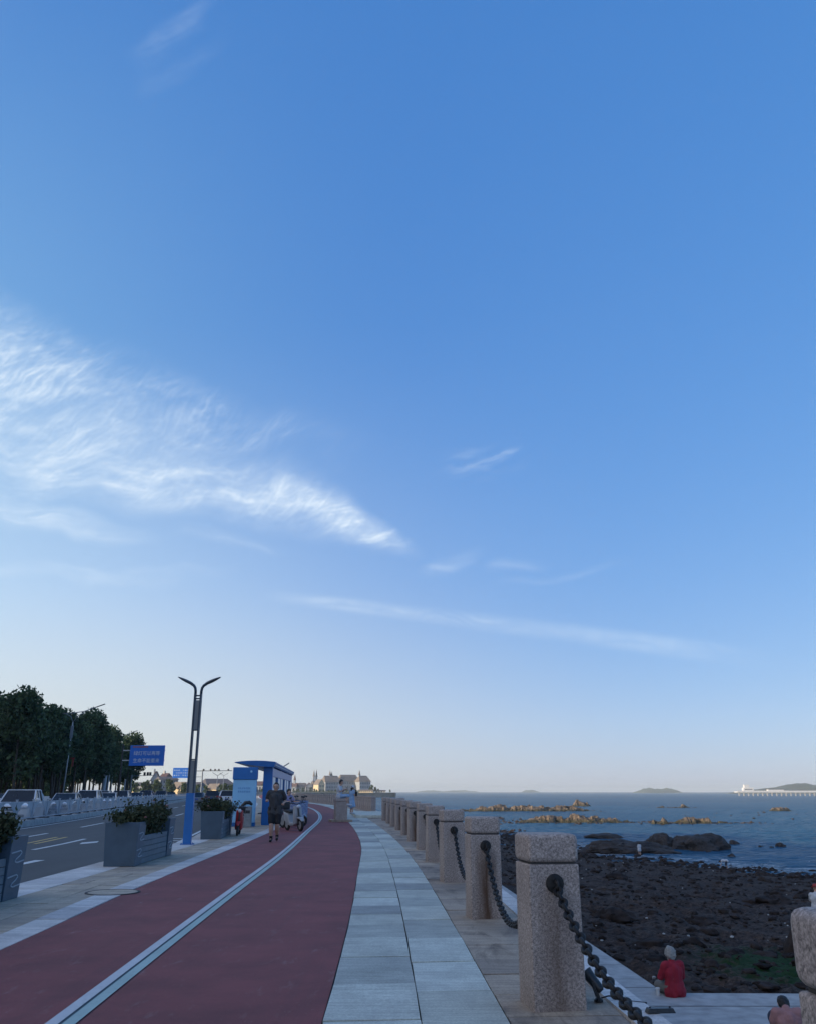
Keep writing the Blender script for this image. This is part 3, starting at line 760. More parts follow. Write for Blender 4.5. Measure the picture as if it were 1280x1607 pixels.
# ------------------------------------------------------------------ sunlit reefs farther out
def m_reef():
    m = bpy.data.materials.new('tan_reef_rock'); nt, b = nodes(m); v = coords(nt)
    a = nz(nt, v, .55, 7, .7); c2 = nz(nt, v, 2.2, 6, .7)
    c = ramp(nt, a, [(.30, (.055, .042, .032)), (.45, (.10, .076, .055)), (.58, (.25, .18, .12)), (.72, (.17, .15, .095))])
    c = mix(nt, .8, c, ramp(nt, c2, [(.3, .45), (.7, 1.25)]), 'MULTIPLY')
    s = nt.nodes.new('ShaderNodeSeparateXYZ'); nt.links.new(v, s.inputs[0])
    k = mth(nt, 'MULTIPLY', mth(nt, 'SUBTRACT', SEA + .95, mth(nt, 'ADD', s.outputs[2], mth(nt, 'MULTIPLY', mth(nt, 'SUBTRACT', a, .5), 1.4))), 1.8, clamp=True)
    c = mix(nt, k, c, (.05, .045, .022))
    nt.links.new(c, b.inputs['Base Color']); b.inputs['Roughness'].default_value = .85
    bump(nt, b, c2, 1.0, .35); return m
m_rf = m_reef()
def reef(x0, x1, yc, dy, h, seed, label, m=None, step=.3):
    """ragged rock shelf: a heightfield of real width and depth standing out of the water"""
    nx = int((x1 - x0) / step); ny = max(10, int(dy / step)); vs = []; fs = []; o = seed * 13.7
    xc, hx = (x0 + x1) / 2, (x1 - x0) / 2
    for j in range(ny + 1):
        y = yc - dy / 2 + dy * j / ny
        for i in range(nx + 1):
            x = x0 + (x1 - x0) * i / nx
            ex = max(0, 1 - abs((x - xc) / hx) ** 2.6) ; ey = max(0, 1 - abs((y - yc) / (dy / 2)) ** 2)
            e = ex * ey * min(1, max(0, .98 + 1.15 * noise.noise(Vector((x * .13 + o * 2, y * .3, o))) + .5 * noise.noise(Vector((x * .5, y * .6, o)))))
            n = noise.ridged_multi_fractal(Vector((x * .11 + o, y * .16, o)), .9, 2.1, 5, 1.0, 2.0)
            n2 = noise.fractal(Vector((x * .06 - o, y * .1, o)), 1, 2, 3)
            n3 = noise.cell(Vector((x * .55, y * .55, o)))
            z = SEA - .9 + e * (h * (.62 * n + .75 * n2 + .55 * n3 + .25 * noise.cell(Vector((x * 1.3, y * 1.3, o))) + .05) + .80)
            vs.append((x, y, z))
    for j in range(ny):
        for i in range(nx):
            a = j * (nx + 1) + i; fs.append((a, a + 1, a + nx + 2, a + nx + 1))
    n0 = len(vs); mb = MB(); mb.add(vs, fs)
    ob = mb.build('reef', m or m_rf); tag(ob, label, 'reef', 'rock reefs in the sea'); return ob
reef(21, 62, 224, 14, 1.0, 1.3, 'tan sunlit reef, the nearest long one, directly beyond the large dark rocks')
reef(13, 30, 248, 9, 1.1, 2.7, 'dark low reef seen above the second nearest bollard', m_rock)  # reef in shadow: its shade is put into the darker rock colour
reef(10, 68, 352, 15, 1.35, 3.9, 'farther long orange reef on the left, behind the nearest sunlit reef')
reef(46, 74, 358, 16, 1.6, 5.1, 'tallest ragged orange reef at the right end of the farther row')
reef(61, 84, 219, 7, 1.1, 6.4, 'narrow low tan reef trailing off right of the nearest sunlit reef')
reef(57, 62, 214, 4, 1.0, 7.7, 'little brown reef in the gap right of the nearest long reef')
reef(116, 134, 425, 8, 1.9, 8.8, 'thin far reef in open water below the twin islands')
reef(136, 152, 352, 6, 1.4, 9.2, 'low far tan reef toward the right edge of the sea')
reef(164, 176, 345, 7, 2.4, 11.2, 'small reddish reef at the far right edge')
reef(128, 134, 365, 3.5, .9, 12.9, 'tiny far reef alone between the low reefs')
reef(84, 96, 470, 7, 1.9, 14.5, 'far small greenish reef right behind the tallest orange reef')

pr = []; r = random.Random(3)
for (x0, x1, yc, dy, n_) in ((20, 64, 224, 14, 330), (60, 86, 219, 8, 120), (12, 76, 354, 18, 260), (12, 32, 248, 10, 90), (112, 138, 425, 9, 60), (84, 150, 300, 60, 60)):
    for i in range(n_): s_ = .12 + .42 * r.random() ** 2.5; pr.append((r.uniform(x0, x1), yc + r.gauss(0, dy * .42), SEA + s_ * .1, s_))
stone_field('reef_stones', m_rock, pr, 1)

# ------------------------------------------------------------------ islands and far shore
m_isl = mat('island_woods', (.055, .070, .045), .9, .5, .02)
def hump(mb, x0, x1, yc, dy, h, seed, nx=40, ny=8, base=SEA - .5):
    vs = []; fs = []
    for j in range(ny + 1):
        t = -1 + 2 * j / ny
        for i in range(nx + 1):
            s = -1 + 2 * i / nx; x = (x0 + x1) / 2 + s * (x1 - x0) / 2; y = yc + t * dy / 2
            e = max(0, 1 - abs(s) ** 2.2) * max(0, 1 - t * t)
            n = 1 + .35 * noise.fractal(Vector((s * 3 + seed, t * 2, seed)), 1, 2, 4)
            vs.append((x, y, base + h * e ** .8 * n))
    for j in range(ny):
        for i in range(nx):
            a = j * (nx + 1) + i; fs.append((a, a + 1, a + nx + 2, a + nx + 1))
    mb.add(vs, fs)
def ux(u, y): return at(u, HOR, y).x
Y = 4600
mb = MB(); hump(mb, ux(998, Y), ux(1038, Y), Y, 300, 23, 1.2); hump(mb, ux(1030, Y), ux(1064, Y), Y + 60, 300, 20, 4.2)
struct(mb.build('islands', m_isl, smooth=True))
mb = MB(); hump(mb, ux(1108, Y), ux(1144, Y), Y + 900, 300, 24, 7.2); struct(mb.build('island', m_isl, smooth=True))
mb = MB(); hump(mb, ux(893, Y), ux(932, Y), Y + 2000, 300, 17, 9.2); struct(mb.build('island', m_isl, smooth=True))
mb = MB(); hump(mb, ux(650, 7600), ux(700, 7600), 7600, 400, 15, 2.9); hump(mb, ux(690, 7600), ux(750, 7600), 7600, 400, 17, 3.9)
struct(mb.build('far_shore', m_isl, smooth=True))
mb = MB(); hump(mb, ux(1165, 3000), ux(1420, 3000), 3000, 500, 31, 5.5, 80); struct(mb.build('hills', m_isl, smooth=True))

# pale flecks along the water line: small wave wash and painted water glints
m_foam_glint = mat('foam_and_glint', (.50, .56, .60), .5, .2, 3)
mb = MB(); r = random.Random(12)
for i in range(2000):
    y = 64 + 70 * r.random() ** 1.1; x = W_(y) + abs(r.gauss(0, 5.5)) + .4
    if x > .56 * y + 6: continue
    L = r.uniform(.25, 2.0); w = r.uniform(.03, .14); n_ = 9; a = r.uniform(-.25, .25); top = []; bot = []
    for k in range(n_):
        q = -1 + 2 * k / (n_ - 1); c_ = w * sqrt(max(0, 1 - q * q)) * r.uniform(.5, 1.3); xx = x + q * L; yq = y + q * L * a + .25 * sin(q * 3 + i)
        top.append((xx, yq + c_, SEA + .03)); bot.append((xx, yq - c_, SEA + .03))
    mb.add(top + bot[::-1], [tuple(reversed(range(2 * n_)))])
stuff(mb.build('foam_glints', m_foam_glint))

# ------------------------------------------------------------------ far pier with its buildings
m_white = mat('white_paint', (.66, .66, .64), .5, .12, 3)
m_wwall = mat('pale_plaster', (.60, .56, .48), .8, .2, .2)
m_gwall = mat('grey_plaster', (.33, .35, .37), .8, .2, .2)
m_cwall = mat('cream_plaster', (.62, .50, .32), .8, .2, .2)
m_troof = mat('tan_roof_tiles', (.20, .165, .14), .8, .35, .3)
m_droof = mat('slate_roof_tiles', (.095, .085, .09), .8, .35, .3)
m_rroof = mat('red_brown_roof', (.13, .075, .065), .8, .35, .3)
m_glass = mat('window_glass_dark', (.04, .055, .075), .12, .3, 1, spec=.8)
YP = 1500
t = thing('pier', 'long white pier on piles reaching out from the right edge of the sea', 'pier', (ux(1152, YP), YP, SEA))
x1 = ux(1400, YP) - t.location.x
mb = MB(); mb.box((x1 / 2, 0, 6.4), (x1, 16, 1.6)); mb.build('deck', m_white, t)
mb = MB(); mb.box((x1 / 2, -7.5, 7.9), (x1, .4, 1.4)); mb.build('parapet', m_white, t)
for i in range(34):
    mb = MB(); mb.box((3 + i * (x1 - 6) / 33, -6.5, 2.4), (1.5, 2.0, 6.4)); mb.build('pile', m_conc, t)
t = thing('harbour_building', 'white block with a tower standing on the far end of the pier', 'building', (ux(1172, YP), YP + 2, SEA + 7.2))
mb = MB(); mb.box((0, 0, 3), (17, 8, 6)); mb.build('wall', m_white, t)
mb = MB(); mb.box((-2, 0, 8.5), (8, 6, 5)); mb.build('tower', m_white, t)
mb = MB(); mb.box((0, -4.02, 3.4), (13, .1, 1.2)); mb.build('window_band', m_glass, t)
t = thing('pier_shed', 'low white shed on the pier right of the white tower block', 'building', (ux(1215, YP), YP + 2, SEA + 7.2))
mb = MB(); mb.box((0, 0, 1.6), (26, 8, 3.2)); mb.build('wall', m_white, t)
mb = MB(); mb.box((0, 0, 3.5), (27, 9, .5)); mb.build('roof', m_droof, t)

# ------------------------------------------------------------------ houses across the bay
PANE = {}
def house(u0, u1, y, h, roofh, wall, roof, label, name='house', cat='house', depth=14, rz=0.0, win=(3, 2), group=None, z=-.22, hip=.0, gable_front=False, chim=0, spires=()):
    xa, xb = ux(u0, y), ux(u1, y); w = xb - xa
    t = thing(name, label, cat, ((xa + xb) / 2, y, z), rz, group)
    hw, hd = w / 2, depth / 2
    mb = MB(); mb.box((0, 0, h / 2), (w, depth, h))
    if gable_front: mb.extrude([(-hw, -hd + .01, h), (hw, -hd + .01, h), (0, -hd + .01, h + roofh * .97)], (0, depth - .02, 0))
    mb.build('wall', wall, t)
    o = .03 * w + .3; mb = MB()
    if gable_front:
        for s in (-1, 1):
            mb.add([(s * (hw + o), -hd - .4, h - roofh * o / hw), (0, -hd - .4, h + roofh), (0, hd + .4, h + roofh), (s * (hw + o), hd + .4, h - roofh * o / hw),
                    (s * (hw + o), -hd - .4, h - roofh * o / hw + .3), (0, -hd - .4, h + roofh + .3), (0, hd + .4, h + roofh + .3), (s * (hw + o), hd + .4, h - roofh * o / hw + .3)],
                   [(0, 1, 2, 3), (7, 6, 5, 4), (0, 4, 5, 1), (2, 6, 7, 3), (1, 5, 6, 2), (3, 7, 4, 0)])
    else:
        k = hip * w / 2
        mb.add([(-hw - o, -hd - o, h), (hw + o, -hd - o, h), (hw + o, hd + o, h), (-hw - o, hd + o, h), (-hw + k, 0, h + roofh), (hw - k, 0, h + roofh)],
               [(3, 2, 1, 0), (0, 1, 5, 4), (2, 3, 4, 5), (1, 2, 5), (3, 0, 4)])
    rf = mb.build('roof', roof, t)
    for c in range(chim):
        mb = MB(); mb.box((-hw * .5 + c * hw, 0, h + roofh), (w * .05 + .5, 1.5, roofh * .5 + 1)); mb.build('chimney', wall, rf)
    for (su, sh, sw) in spires:
        x = ux(su, y) - t.location.x
        mb = MB(); mb.box((x, 0, h + sh * .22), (sw, sw, sh * .5 + roofh)); tw = mb.build('turret', wall, t)
        mb = MB(); mb.lathe([(sw * .75, 0), (.05, sh * .6)], (x, 0, h + roofh * .5 + sh * .47), 6); mb.build('spire', roof, tw)
    nx_, nz_ = win
    ww, wh = w / nx_ * .42, h / nz_ * .5
    for j in range(nz_):
        for i in range(nx_):
            mb = MB(); mb.box((-hw + (i + .5) * w / nx_, -hd - .01, (j + .55) * h / nz_), (ww, .12, wh)); mb.build('window', m_glass, t)
    return t
YC = 1235
GC = 'steep-roofed hotel blocks across the bay'
house(505, 530, YC, 14, 8.5, m_gwall, m_troof, 'long steep-roofed hotel block across the bay, the left one with twin spires', 'hotel_block', 'building', 18, .46, (9, 3), GC, spires=((516, 11, 2.2), (519, 9, 2.2)), hip=.12)
house(530, 559, YC + 15, 15, 9, m_gwall, m_troof, 'middle and longest hotel block across the bay, behind the two people at the pillar', 'hotel_block', 'building', 18, .46, (10, 3), GC, hip=.10)
house(558.5, 577, YC + 5, 14.5, 8, m_gwall, m_troof, 'right end hotel block across the bay with one pointed turret', 'hotel_block', 'building', 18, .46, (6, 3), GC, spires=((562, 11, 2.4),), hip=.3)
house(494, 505, YC - 25, 11, 6, m_cwall, m_troof, 'sunlit cream gabled house between the twin spired tower and the hotel', 'house', 'house', 14, .6, (4, 2), gable_front=True)
house(488.5, 497, YC + 10, 12, 4, m_gwall, m_troof, 'grey house with two thin spired towers across the bay', 'church', 'building', 12, .46, (3, 2), None, spires=((490.8, 16, 2.2), (495, 16, 2.2)))
house(478, 489, YC, 8, 5, m_gwall, m_rroof, 'small grey gabled house left of the twin spired building', 'house', 'house', 12, .2, (3, 2), gable_front=True)
house(466, 479, YC + 10, 8, 5, m_wwall, m_troof, 'pale house with a broad tan roof across the bay', 'house', 'house', 12, .45, (4, 2))
house(456, 466, YC, 8, 5, m_gwall, m_rroof, 'grey house with a spiked corner tower at the left end of the far row', 'house', 'house', 12, -.2, (3, 2), spires=((461, 13, 2.6),))
house(563, 585, 1172, 2.6, 1.4, m_cwall, m_troof, 'long low cream pavilion at the water below the hotel', 'pavilion', 'building', 8, -.1, (7, 1))
house(588, 604, 1180, 2.2, 1.2, m_wwall, m_droof, 'low pale shed near the tip of the far headland', 'shed', 'building', 7, 0, (4, 1))
# town on the left, inland
YT = 470
house(246, 273, YT, 7.5, 1.6, m_gwall, m_droof, 'wide pale grey apartment block between the two blue road signs', 'apartment_block', 'building', 14, .45, (7, 3))
house(236, 249, YT + 30, 8, 4.2, m_gwall, m_rroof, 'grey house under a steep red brown roof left of the wide grey block', 'house', 'house', 12, .2, (3, 2), gable_front=True, chim=1)
house(252, 263, YT + 55, 8.6, 3.4, m_wwall, m_rroof, 'pale house whose red brown roof rises over the wide grey block', 'house', 'house', 12, -.2, (3, 2), chim=1)
house(274.5, 287, YT - 15, 3.4, 2.6, m_cwall, m_troof, 'sunlit cream gabled house behind the barrier, left of the blue lamp post', 'house', 'house', 10, .75, (2, 1), gable_front=True)
house(203, 220, YT + 10, 4.2, 2.2, m_cwall, m_troof, 'sunlit yellowish house at the end of the tree belt', 'house', 'house', 12, .6, (3, 1))
house(219, 237, YT - 10, 4.4, 1.2, m_gwall, m_droof, 'low grey flat-topped house right of the yellowish house', 'house', 'house', 12, -.2, (5, 1))
house(317, 358, YT + 40, 5.4, 3.2, m_gwall, m_droof, 'very long grey hall with a dark roof right of the blue lamp post', 'hall', 'building', 22, .45, (9, 1), hip=.14)
house(330, 341, YT - 30, 3.0, 2.0, m_cwall, m_troof, 'sunlit orange cream hut in front of the long grey hall', 'house', 'house', 9, .75, (2, 1), gable_front=True)
house(288, 316, YT + 20, 4.4, 2.2, m_gwall, m_droof, 'grey terrace hidden in part by the blue lamp post', 'house', 'house', 12, -.15, (6, 1))
house(400, 428, YT + 60, 5.2, 2.2, m_gwall, m_rroof, 'grey terrace with red brown roof seen through the bus shelter', 'house', 'house', 12, -.15, (6, 1))

# ------------------------------------------------------------------ granite bollards and chains
m_iron = mat('black_iron', (.020, .018, .017), .62, .7, 14, .6, .004, metal=.3)
BH, BW, CAPH = 1.15, .385, .195
def make_bollard(label, ring=True):
    t = thing('bollard', label, 'bollard')
    mb = MB(); mb.box((0, 0, (BH - CAPH - .012) / 2 - .02), (BW, BW, BH - CAPH - .012 + .04), taper=.985); mb.build('post', m_boll, t, bevel=.011)
    mb = MB(); mb.box((0, 0, BH - CAPH - .01), (BW - .05, BW - .05, .05)); mb.build('neck_joint', m_joint, t)
    mb = MB(); mb.box((0, 0, BH - CAPH / 2), (BW + .004, BW + .004, CAPH)); mb.build('cap', m_boll2, t, bevel=.036, bseg=3)
    if ring:
        for s in (-1, 1):
            mb = MB(); mb.lathe([(.066, 0), (.066, .012), (.055, .022), (.03, .024)], (0, s * (BW / 2 - .004), .815), 20, rot=Matrix.Rotation(-s * pi / 2, 3, 'X'))
            mb.torus((0, s * (BW / 2 + .035), .80), .036, .012, rot=Matrix.Rotation(pi / 2, 3, 'Y'))
            mb.build('chain_ring', m_iron, t, smooth=True, sharp=40)
    return t
BY = [2.38, 6.88, 11.36, 15.7, 20.0, 24.1, 28.0, 32.0, 35.8, 39.6, 43.4, 47.2]
ORD = ['the closest one, cut by the right edge', 'nearest one seen whole, beside the floodlight', 'second one seen whole, brown stain under its ring', 'third one seen whole along the row', 'fourth one seen whole along the row', 'fifth one seen whole along the row',
       'sixth one seen whole along the row', 'seventh one seen whole along the row', 'eighth one seen whole along the row', 'ninth one seen whole along the row', 'tenth one seen whole along the row', 'last one before the railing gap']
proto = None; BOL = []
for i, y in enumerate(BY):
    lab = 'pinkish granite bollard holding the chain, ' + ORD[i]
    h = (e_bl(y + .5) - e_bl(y - .5)); rz = -atan(h) * .9 + (.10 if i else 0) + rnd.uniform(-.025, .025)
    if proto is None: proto = make_bollard(lab); o = proto
    else: o = copy_tree(proto)
    o['label'] = lab; o['group'] = 'granite bollards along the sea edge'
    o.location = (e_bl(y) + (-.045 if i == 0 else 0), y, 0); o.rotation_euler = (rnd.uniform(-.008, .008), rnd.uniform(-.008, .008), rz); BOL.append((Vector(o.location), rz))
def chain_mesh(a, b, sag, pitch=.082):
    n0 = 60; P = [a.lerp(b, i / n0) - Vector((0, 0, sag * 4 * (i / n0) * (1 - i / n0))) for i in range(n0 + 1)]
    L = [0]
    for i in range(n0): L.append(L[-1] + (P[i + 1] - P[i]).length)
    n = int(L[-1] / pitch); mb = MB(); j = 0
    for k in range(n):
        s = (k + .5) * L[-1] / n
        while L[j + 1] < s: j += 1
        p = P[j].lerp(P[j + 1], (s - L[j]) / (L[j + 1] - L[j])); d = (P[j + 1] - P[j]).normalized()
        M = d.to_track_quat('X', 'Z').to_matrix() @ Matrix.Rotation((pi / 2 if k % 2 else 0) + .5, 3, 'X')
        mb.torus(p, .024, .0142, rot=M, seg=14, rs=7, sx=1.85, sy=1.0)
    return mb
CH = ['nearest black iron chain, hanging from the nearest whole bollard toward the right edge', 'second black iron chain, hanging between the first two whole bollards', 'third black iron chain along the row of bollards', 'fourth black iron chain along the row of bollards',
      'fifth black iron chain along the row of bollards', 'sixth black iron chain along the row of bollards', 'seventh black iron chain along the row of bollards', 'eighth black iron chain along the row of bollards', 'ninth black iron chain along the row of bollards', 'tenth black iron chain along the row of bollards', 'farthest black iron chain of the near row of bollards']
for i in range(len(BY) - 1):
    (pa, ra), (pb, rb) = BOL[i], BOL[i + 1]
    a = pa + Matrix.Rotation(ra, 3, 'Z') @ Vector((0, BW / 2 + .05, .785)); b = pb + Matrix.Rotation(rb, 3, 'Z') @ Vector((0, -BW / 2 - .05, .785))
    o = chain_mesh(b, a, .40 if i == 0 else .51 + rnd.uniform(-.03, .03)).build('chain', m_iron, smooth=True)
    tag(o, CH[i], 'chain', 'iron chains between the bollards')
# far row beyond the gap: closely set posts following the bend
def post_far():
    t = thing('railing_post', 'small granite railing post in the close-set far row round the bend', 'post', group='far granite posts round the bend')
    mb = MB(); mb.box((0, 0, .45), (.36, .36, .94)); mb.build('post', m_boll2, t)
    mb = MB(); mb.box((0, 0, 1.02), (.38, .38, .18)); mb.build('cap', m_boll2, t, bevel=.04)
    return t
pf_ = post_far(); y = 66.5; first = True
while y < 205:
    o = pf_ if first else copy_tree(pf_); first = False
    o.location = (e_bl(y), y, 0); o.rotation_euler = (0, 0, .35); dx = e_bl(y + 1) - e_bl(y)
    y += 1.95 / sqrt(1 + dx * dx)
# end pillars at the gap
for (x, y, lab) in ((-3.42, 45.3, 'stout granite pillar beside the red track with a person sitting on it'), (-.62, 49.0, 'stout granite pillar on the sea side of the gap in the railing')):
    t = thing('granite_pillar', lab, 'pillar', (x, y, 0), .25)
    mb = MB(); mb.box((0, 0, .055), (1.05, .95, .11)); mb.build('plinth', m_tan, t, bevel=.012)
    mb = MB(); mb.box((0, 0, .54), (.60, .56, .88)); mb.build('shaft', m_boll2, t, bevel=.02)
    mb = MB(); mb.box((0, 0, 1.035), (.66, .62, .14)); mb.build('cap', m_boll2, t, bevel=.03)
# raised landing in the gap
mb = MB(); mb.prism([(-3.0, 51.5), (-1.35, 51.2), (-1.9, 61.5), (-4.0, 62)], .012, .16); o = mb.build('landing', m_pale, bevel=.01); struct(o)

# ------------------------------------------------------------------ floodlight at the foot of the nearest bollard
m_blk = mat('black_metal', (.022, .023, .025), .38, .4, 10, .2, .003)
m_lens = mat('lamp_lens', (.55, .57, .58), .12, .1, 4, spec=.8)
p = gp(950, 1574)
t = thing('floodlight', 'small black floodlight on a bracket on the ground beside the nearest whole bollard', 'floodlight', (p.x - .05, p.y + .03, 0)); t.scale = (.66,) * 3
ax = Vector((-.50, .30, .62)).normalized(); M = ax.to_track_quat('Z', 'Y').to_matrix()
mb = MB(); mb.lathe([(.030, -.15), (.052, -.13), (.056, -.02), (.064, .06), (.070, .10), (.060, .102)], Vector((-.06, .02, .22)), 20, rot=M); h_ = mb.build('lamp_head', m_blk, t, smooth=True, sharp=40)
mb = MB(); mb.lathe([(.060, .1), (.05, .104), (.01, .106)], Vector((-.06, .02, .22)), 20, rot=M); mb.build('lens', m_lens, h_, smooth=True)
mb = MB(); mb.bar((-.06, -.045, .2), (0, -.045, .03), .018, .03); mb.bar((-.06, .085, .2), (0, .085, .03), .018, .03); mb.bar((0, -.055, .03), (0, .095, .03), .03, .02); mb.build('bracket', m_blk, t)
mb = MB(); mb.lathe([(.05, 0), (.05, .02), (.02, .045)], (0, .02, 0), 16); mb.build('foot', m_blk, t, smooth=True, sharp=40)
mb = MB(); mb.tube([(.02, .03, .03), (.12, .05, .05), (.2, .05, .04), (.27, .04, .02), (.34, -.02, .012), (.5, -.1, .012)], .009, 6); mb.build('cable', m_blk, t, smooth=True)
mb = MB(); mb.box((.25, .06, .03), (.13, .06, .045)); mb.build('junction_box', mat('grey_plastic', (.42, .43, .44), .5), t, bevel=.006)
p = gp(1034, 1592)
t = thing('cable_cover', 'short flat black cable cover lying on the coping under the nearest chain', 'cable cover', (p.x, p.y, .012), .1)
mb = MB(); mb.box((0, 0, .015), (.20, .07, .03), taper=.85); mb.build('cover', m_blk, t, bevel=.004)
mb = MB()
for s in (-.07, .07): mb.lathe([(.008, 0), (.007, .005)], (s, 0, .03), 8)
mb.build('bolt', m_iron, t)

# ------------------------------------------------------------------ blue lamp post
m_blue = mat('royal_blue_paint', (.008, .15, .45), .38, .12, 2, spec=.5)
m_blue2 = mat('deep_blue_paint', (.008, .125, .38), .4, .15, 2)
m_navy = mat('navy_steel', (.030, .055, .085), .45, .2, 3)  # lamp rails: same blue paint, backlit darkness put into the colour
m_ins = mat('frosted_panel', (.20, .22, .23), .5, .1, 3)
m_head = mat('dark_lamp_head', (.085, .095, .105), .45, .2, 3)
LX, LY = -6.36, 26.1
t = thing('street_lamp', 'blue slotted lamp post with two leaf-shaped heads on the left pavement', 'street lamp', (LX, LY, .004))
mb = MB(); mb.box((0, 0, .70), (.225, .16, 1.40)); mb.build('lower_column', m_blue, t, bevel=.012)
mb = MB(); mb.box((-.087, 0, 2.83), (.05, .155, 2.86)); mb.build('side_rail', m_navy, t, bevel=.008)
mb = MB(); mb.box((.087, 0, 2.83), (.05, .155, 2.86)); mb.build('side_rail', m_navy, t, bevel=.008)
for z0, z1 in ((1.40, 2.32), (3.20, 4.06)):
    mb = MB(); mb.box((0, 0, (z0 + z1) / 2), (.122, .10, z1 - z0)); mb.build('light_panel', m_ins, t)
for z in (2.345, 3.185, 4.11, 4.20): mb = MB(); mb.box((0, 0, z), (.124, .14, .03)); mb.build('cross_tie', m_navy, t)
for s in (-1, 1):
    mb = MB()
    mb.tube([(s * .085, 0, 4.24), (s * .088, 0, 4.34), (s * .105, 0, 4.43), (s * .15, 0, 4.50), (s * .24, 0, 4.56)], [.04, .04, .04, .042, .045], 10)
    arm = mb.build('lamp_arm', m_navy, t, smooth=True)
    mb = MB(); prof = [(.20, .05, .035), (.28, .085, .045), (.40, .105, .045), (.52, .085, .035), (.64, .04, .015)]
    vs = []; fs = []
    for x, w, th in prof:
        z = 4.55 + (x - .2) * .46
        for k in range(10):
            a = 2 * pi * k / 10; vs.append((s * (x - th * sin(a) * .35), w * cos(a), z + th * sin(a)))
    for i in range(4):
        for k in range(10): k2 = (k + 1) % 10; fs.append((i * 10 + k, i * 10 + k2, (i + 1) * 10 + k2, (i + 1) * 10 + k))
    fs += [tuple(range(10)), tuple(range(40, 50))]
    mb.add(vs, fs); hd = mb.build('lamp_head', m_head, t, smooth=True, sharp=50)
mb = MB(); mb.box((0, 0, .012), (.34, .28, .025))
for a in (-1, 1):
    for b in (-1, 1): mb.lathe([(.014, .02), (.014, .05)], (a * .14, b * .11, 0), 6)
mb.build('base_plate', m_blue2, t)

# ------------------------------------------------------------------ planters
m_plt = mat('slate_blue_planter', (.065, .105, .145), .5, .16, 3, .15, .004)
m_plt2 = mat('slate_blue_planter_board', (.095, .14, .175), .55, .2, 4, .2, .004)
m_plogo = mat('planter_emblem', (.30, .37, .42), .5, .2)
m_soil = mat('soil', (.035, .025, .018), .95, .4, 8, .6, .02)
def make_planter(label, emblem=True):
    t = thing('planter', label, 'planter', group='slate blue planters on the left pavement')
    for y0 in (0.0, 2.86):
        mb = MB(); w0, w1 = .62, .70; d0, d1 = .52, .58; h = .84; yc = y0 + .29; wall = .05
        def ring(w, d, z): return [(-w / 2, yc - d / 2, z), (w / 2, yc - d / 2, z), (w / 2, yc + d / 2, z), (-w / 2, yc + d / 2, z)]
        vs = ring(w0, d0, 0) + ring(w1, d1, h) + ring(w1 - 2 * wall, d1 - 2 * wall, h) + ring(w1 - 2 * wall, d1 - 2 * wall, h - .08)
        fs = [(3, 2, 1, 0)]
        for a in (0, 4, 8): fs += [(a + i, a + (i + 1) % 4, a + 4 + (i + 1) % 4, a + 4 + i) for i in range(4)]
        fs.append((12, 13, 14, 15)); mb.add(vs, fs); bx = mb.build('end_box', m_plt, t, bevel=.008)
        mb = MB(); mb.box((0, yc, h - .075), (w1 - .11, d1 - .11, .03)); mb.build('soil', m_soil, bx)
        for sx_ in ((1,) if emblem else ()):
            for z in (.20, .52):
                mb = MB(); x = lambda zz: (w0 + (w1 - w0) * zz / h) / 2 + .004
                seq = [(-.24, z + .10), (.06, z + .12), (.12, z + .09), (.06, z + .05), (-.06, z + .01), (-.08, z - .02), (.0, z - .035), (.24, z - .02)]
                for a, b in zip(seq, seq[1:]): mb.bar((x(a[1]), yc + a[0], a[1]), (x(b[1]), yc + b[0], b[1]), .008, .017)
                mb.build('emblem', m_plogo, bx)
    mb = MB()
    for k in range(5): mb.box((.285, 1.72, .06 + k * .112), (.03, 2.28, .104)); mb.box((-.285, 1.72, .06 + k * .112), (.03, 2.28, .104))
    mb.build('side_boards', m_plt2, t, bevel=.004)
    mb = MB(); mb.box((0, 1.72, .28), (.54, 2.27, .5)); mb.build('trough', m_soil, t)
    return t
pl_a = make_planter('slate blue planter with wave emblem at the left edge of the picture'); pl_a.location = (-5.80, 9.86, .004); pl_a.rotation_euler = (0, 0, .035)
pl_b = copy_tree(pl_a, label='slate blue planter in the middle, just left of the blue lamp post', loc=(-5.86, 18.5, .004), rz=.045)
pl_c = copy_tree(pl_a, label='slate blue planter behind the blue lamp post, next to the light blue kiosk', loc=(-6.28, 28.75, .004), rz=.10)

# ------------------------------------------------------------------ kiosk, shelter, bin
m_kpan = mat('light_blue_panel', (.27, .56, .80), .4, .1, 1.5)
m_ktext = mat('blue_panel_lettering', (.05, .22, .52), .5, .1)
m_poster = mat('white_poster', (.62, .66, .68), .35, .15, 2)
KX, KY = -7.19, 39.0
t = thing('information_kiosk', 'light blue upright information kiosk with a royal blue header beside the bus shelter', 'kiosk', (KX, KY + .2, .004), .06)
mb = MB(); mb.box((0, 0, .08), (1.04, .40, .16)); mb.build('base', m_blue2, t, bevel=.01)
mb = MB(); mb.box((0, 0, 1.05), (1.0, .34, 1.78)); pn_ = mb.build('panel', m_kpan, t, bevel=.015)
mb = MB(); mb.box((0, 0, 2.20), (1.06, .42, .52)); hd = mb.build('header', m_blue, t, bevel=.02)
mb = MB(); mb.lathe([(.05, 0), (.05, .006), (.03, .008)], (.27, -.213, 2.28), 16, rot=Matrix.Rotation(pi / 2, 3, 'X')); mb.build('emblem', m_kpan, hd)
r = random.Random(4)
for row, z in enumerate((1.58, 1.44)):                   # two short lines, too blurred to read
    mb = MB()
    for k in range(7):
        x = -.24 + k * .08
        for j in range(3): mb.box((x + r.uniform(-.012, .012), -.173, z - .03 + j * .028), (r.uniform(.03, .058), .006, .012))
        mb.box((x + r.uniform(-.02, .02), -.1735, z), (.012, .006, .07))
    mb.build('lettering', m_ktext, pn_)
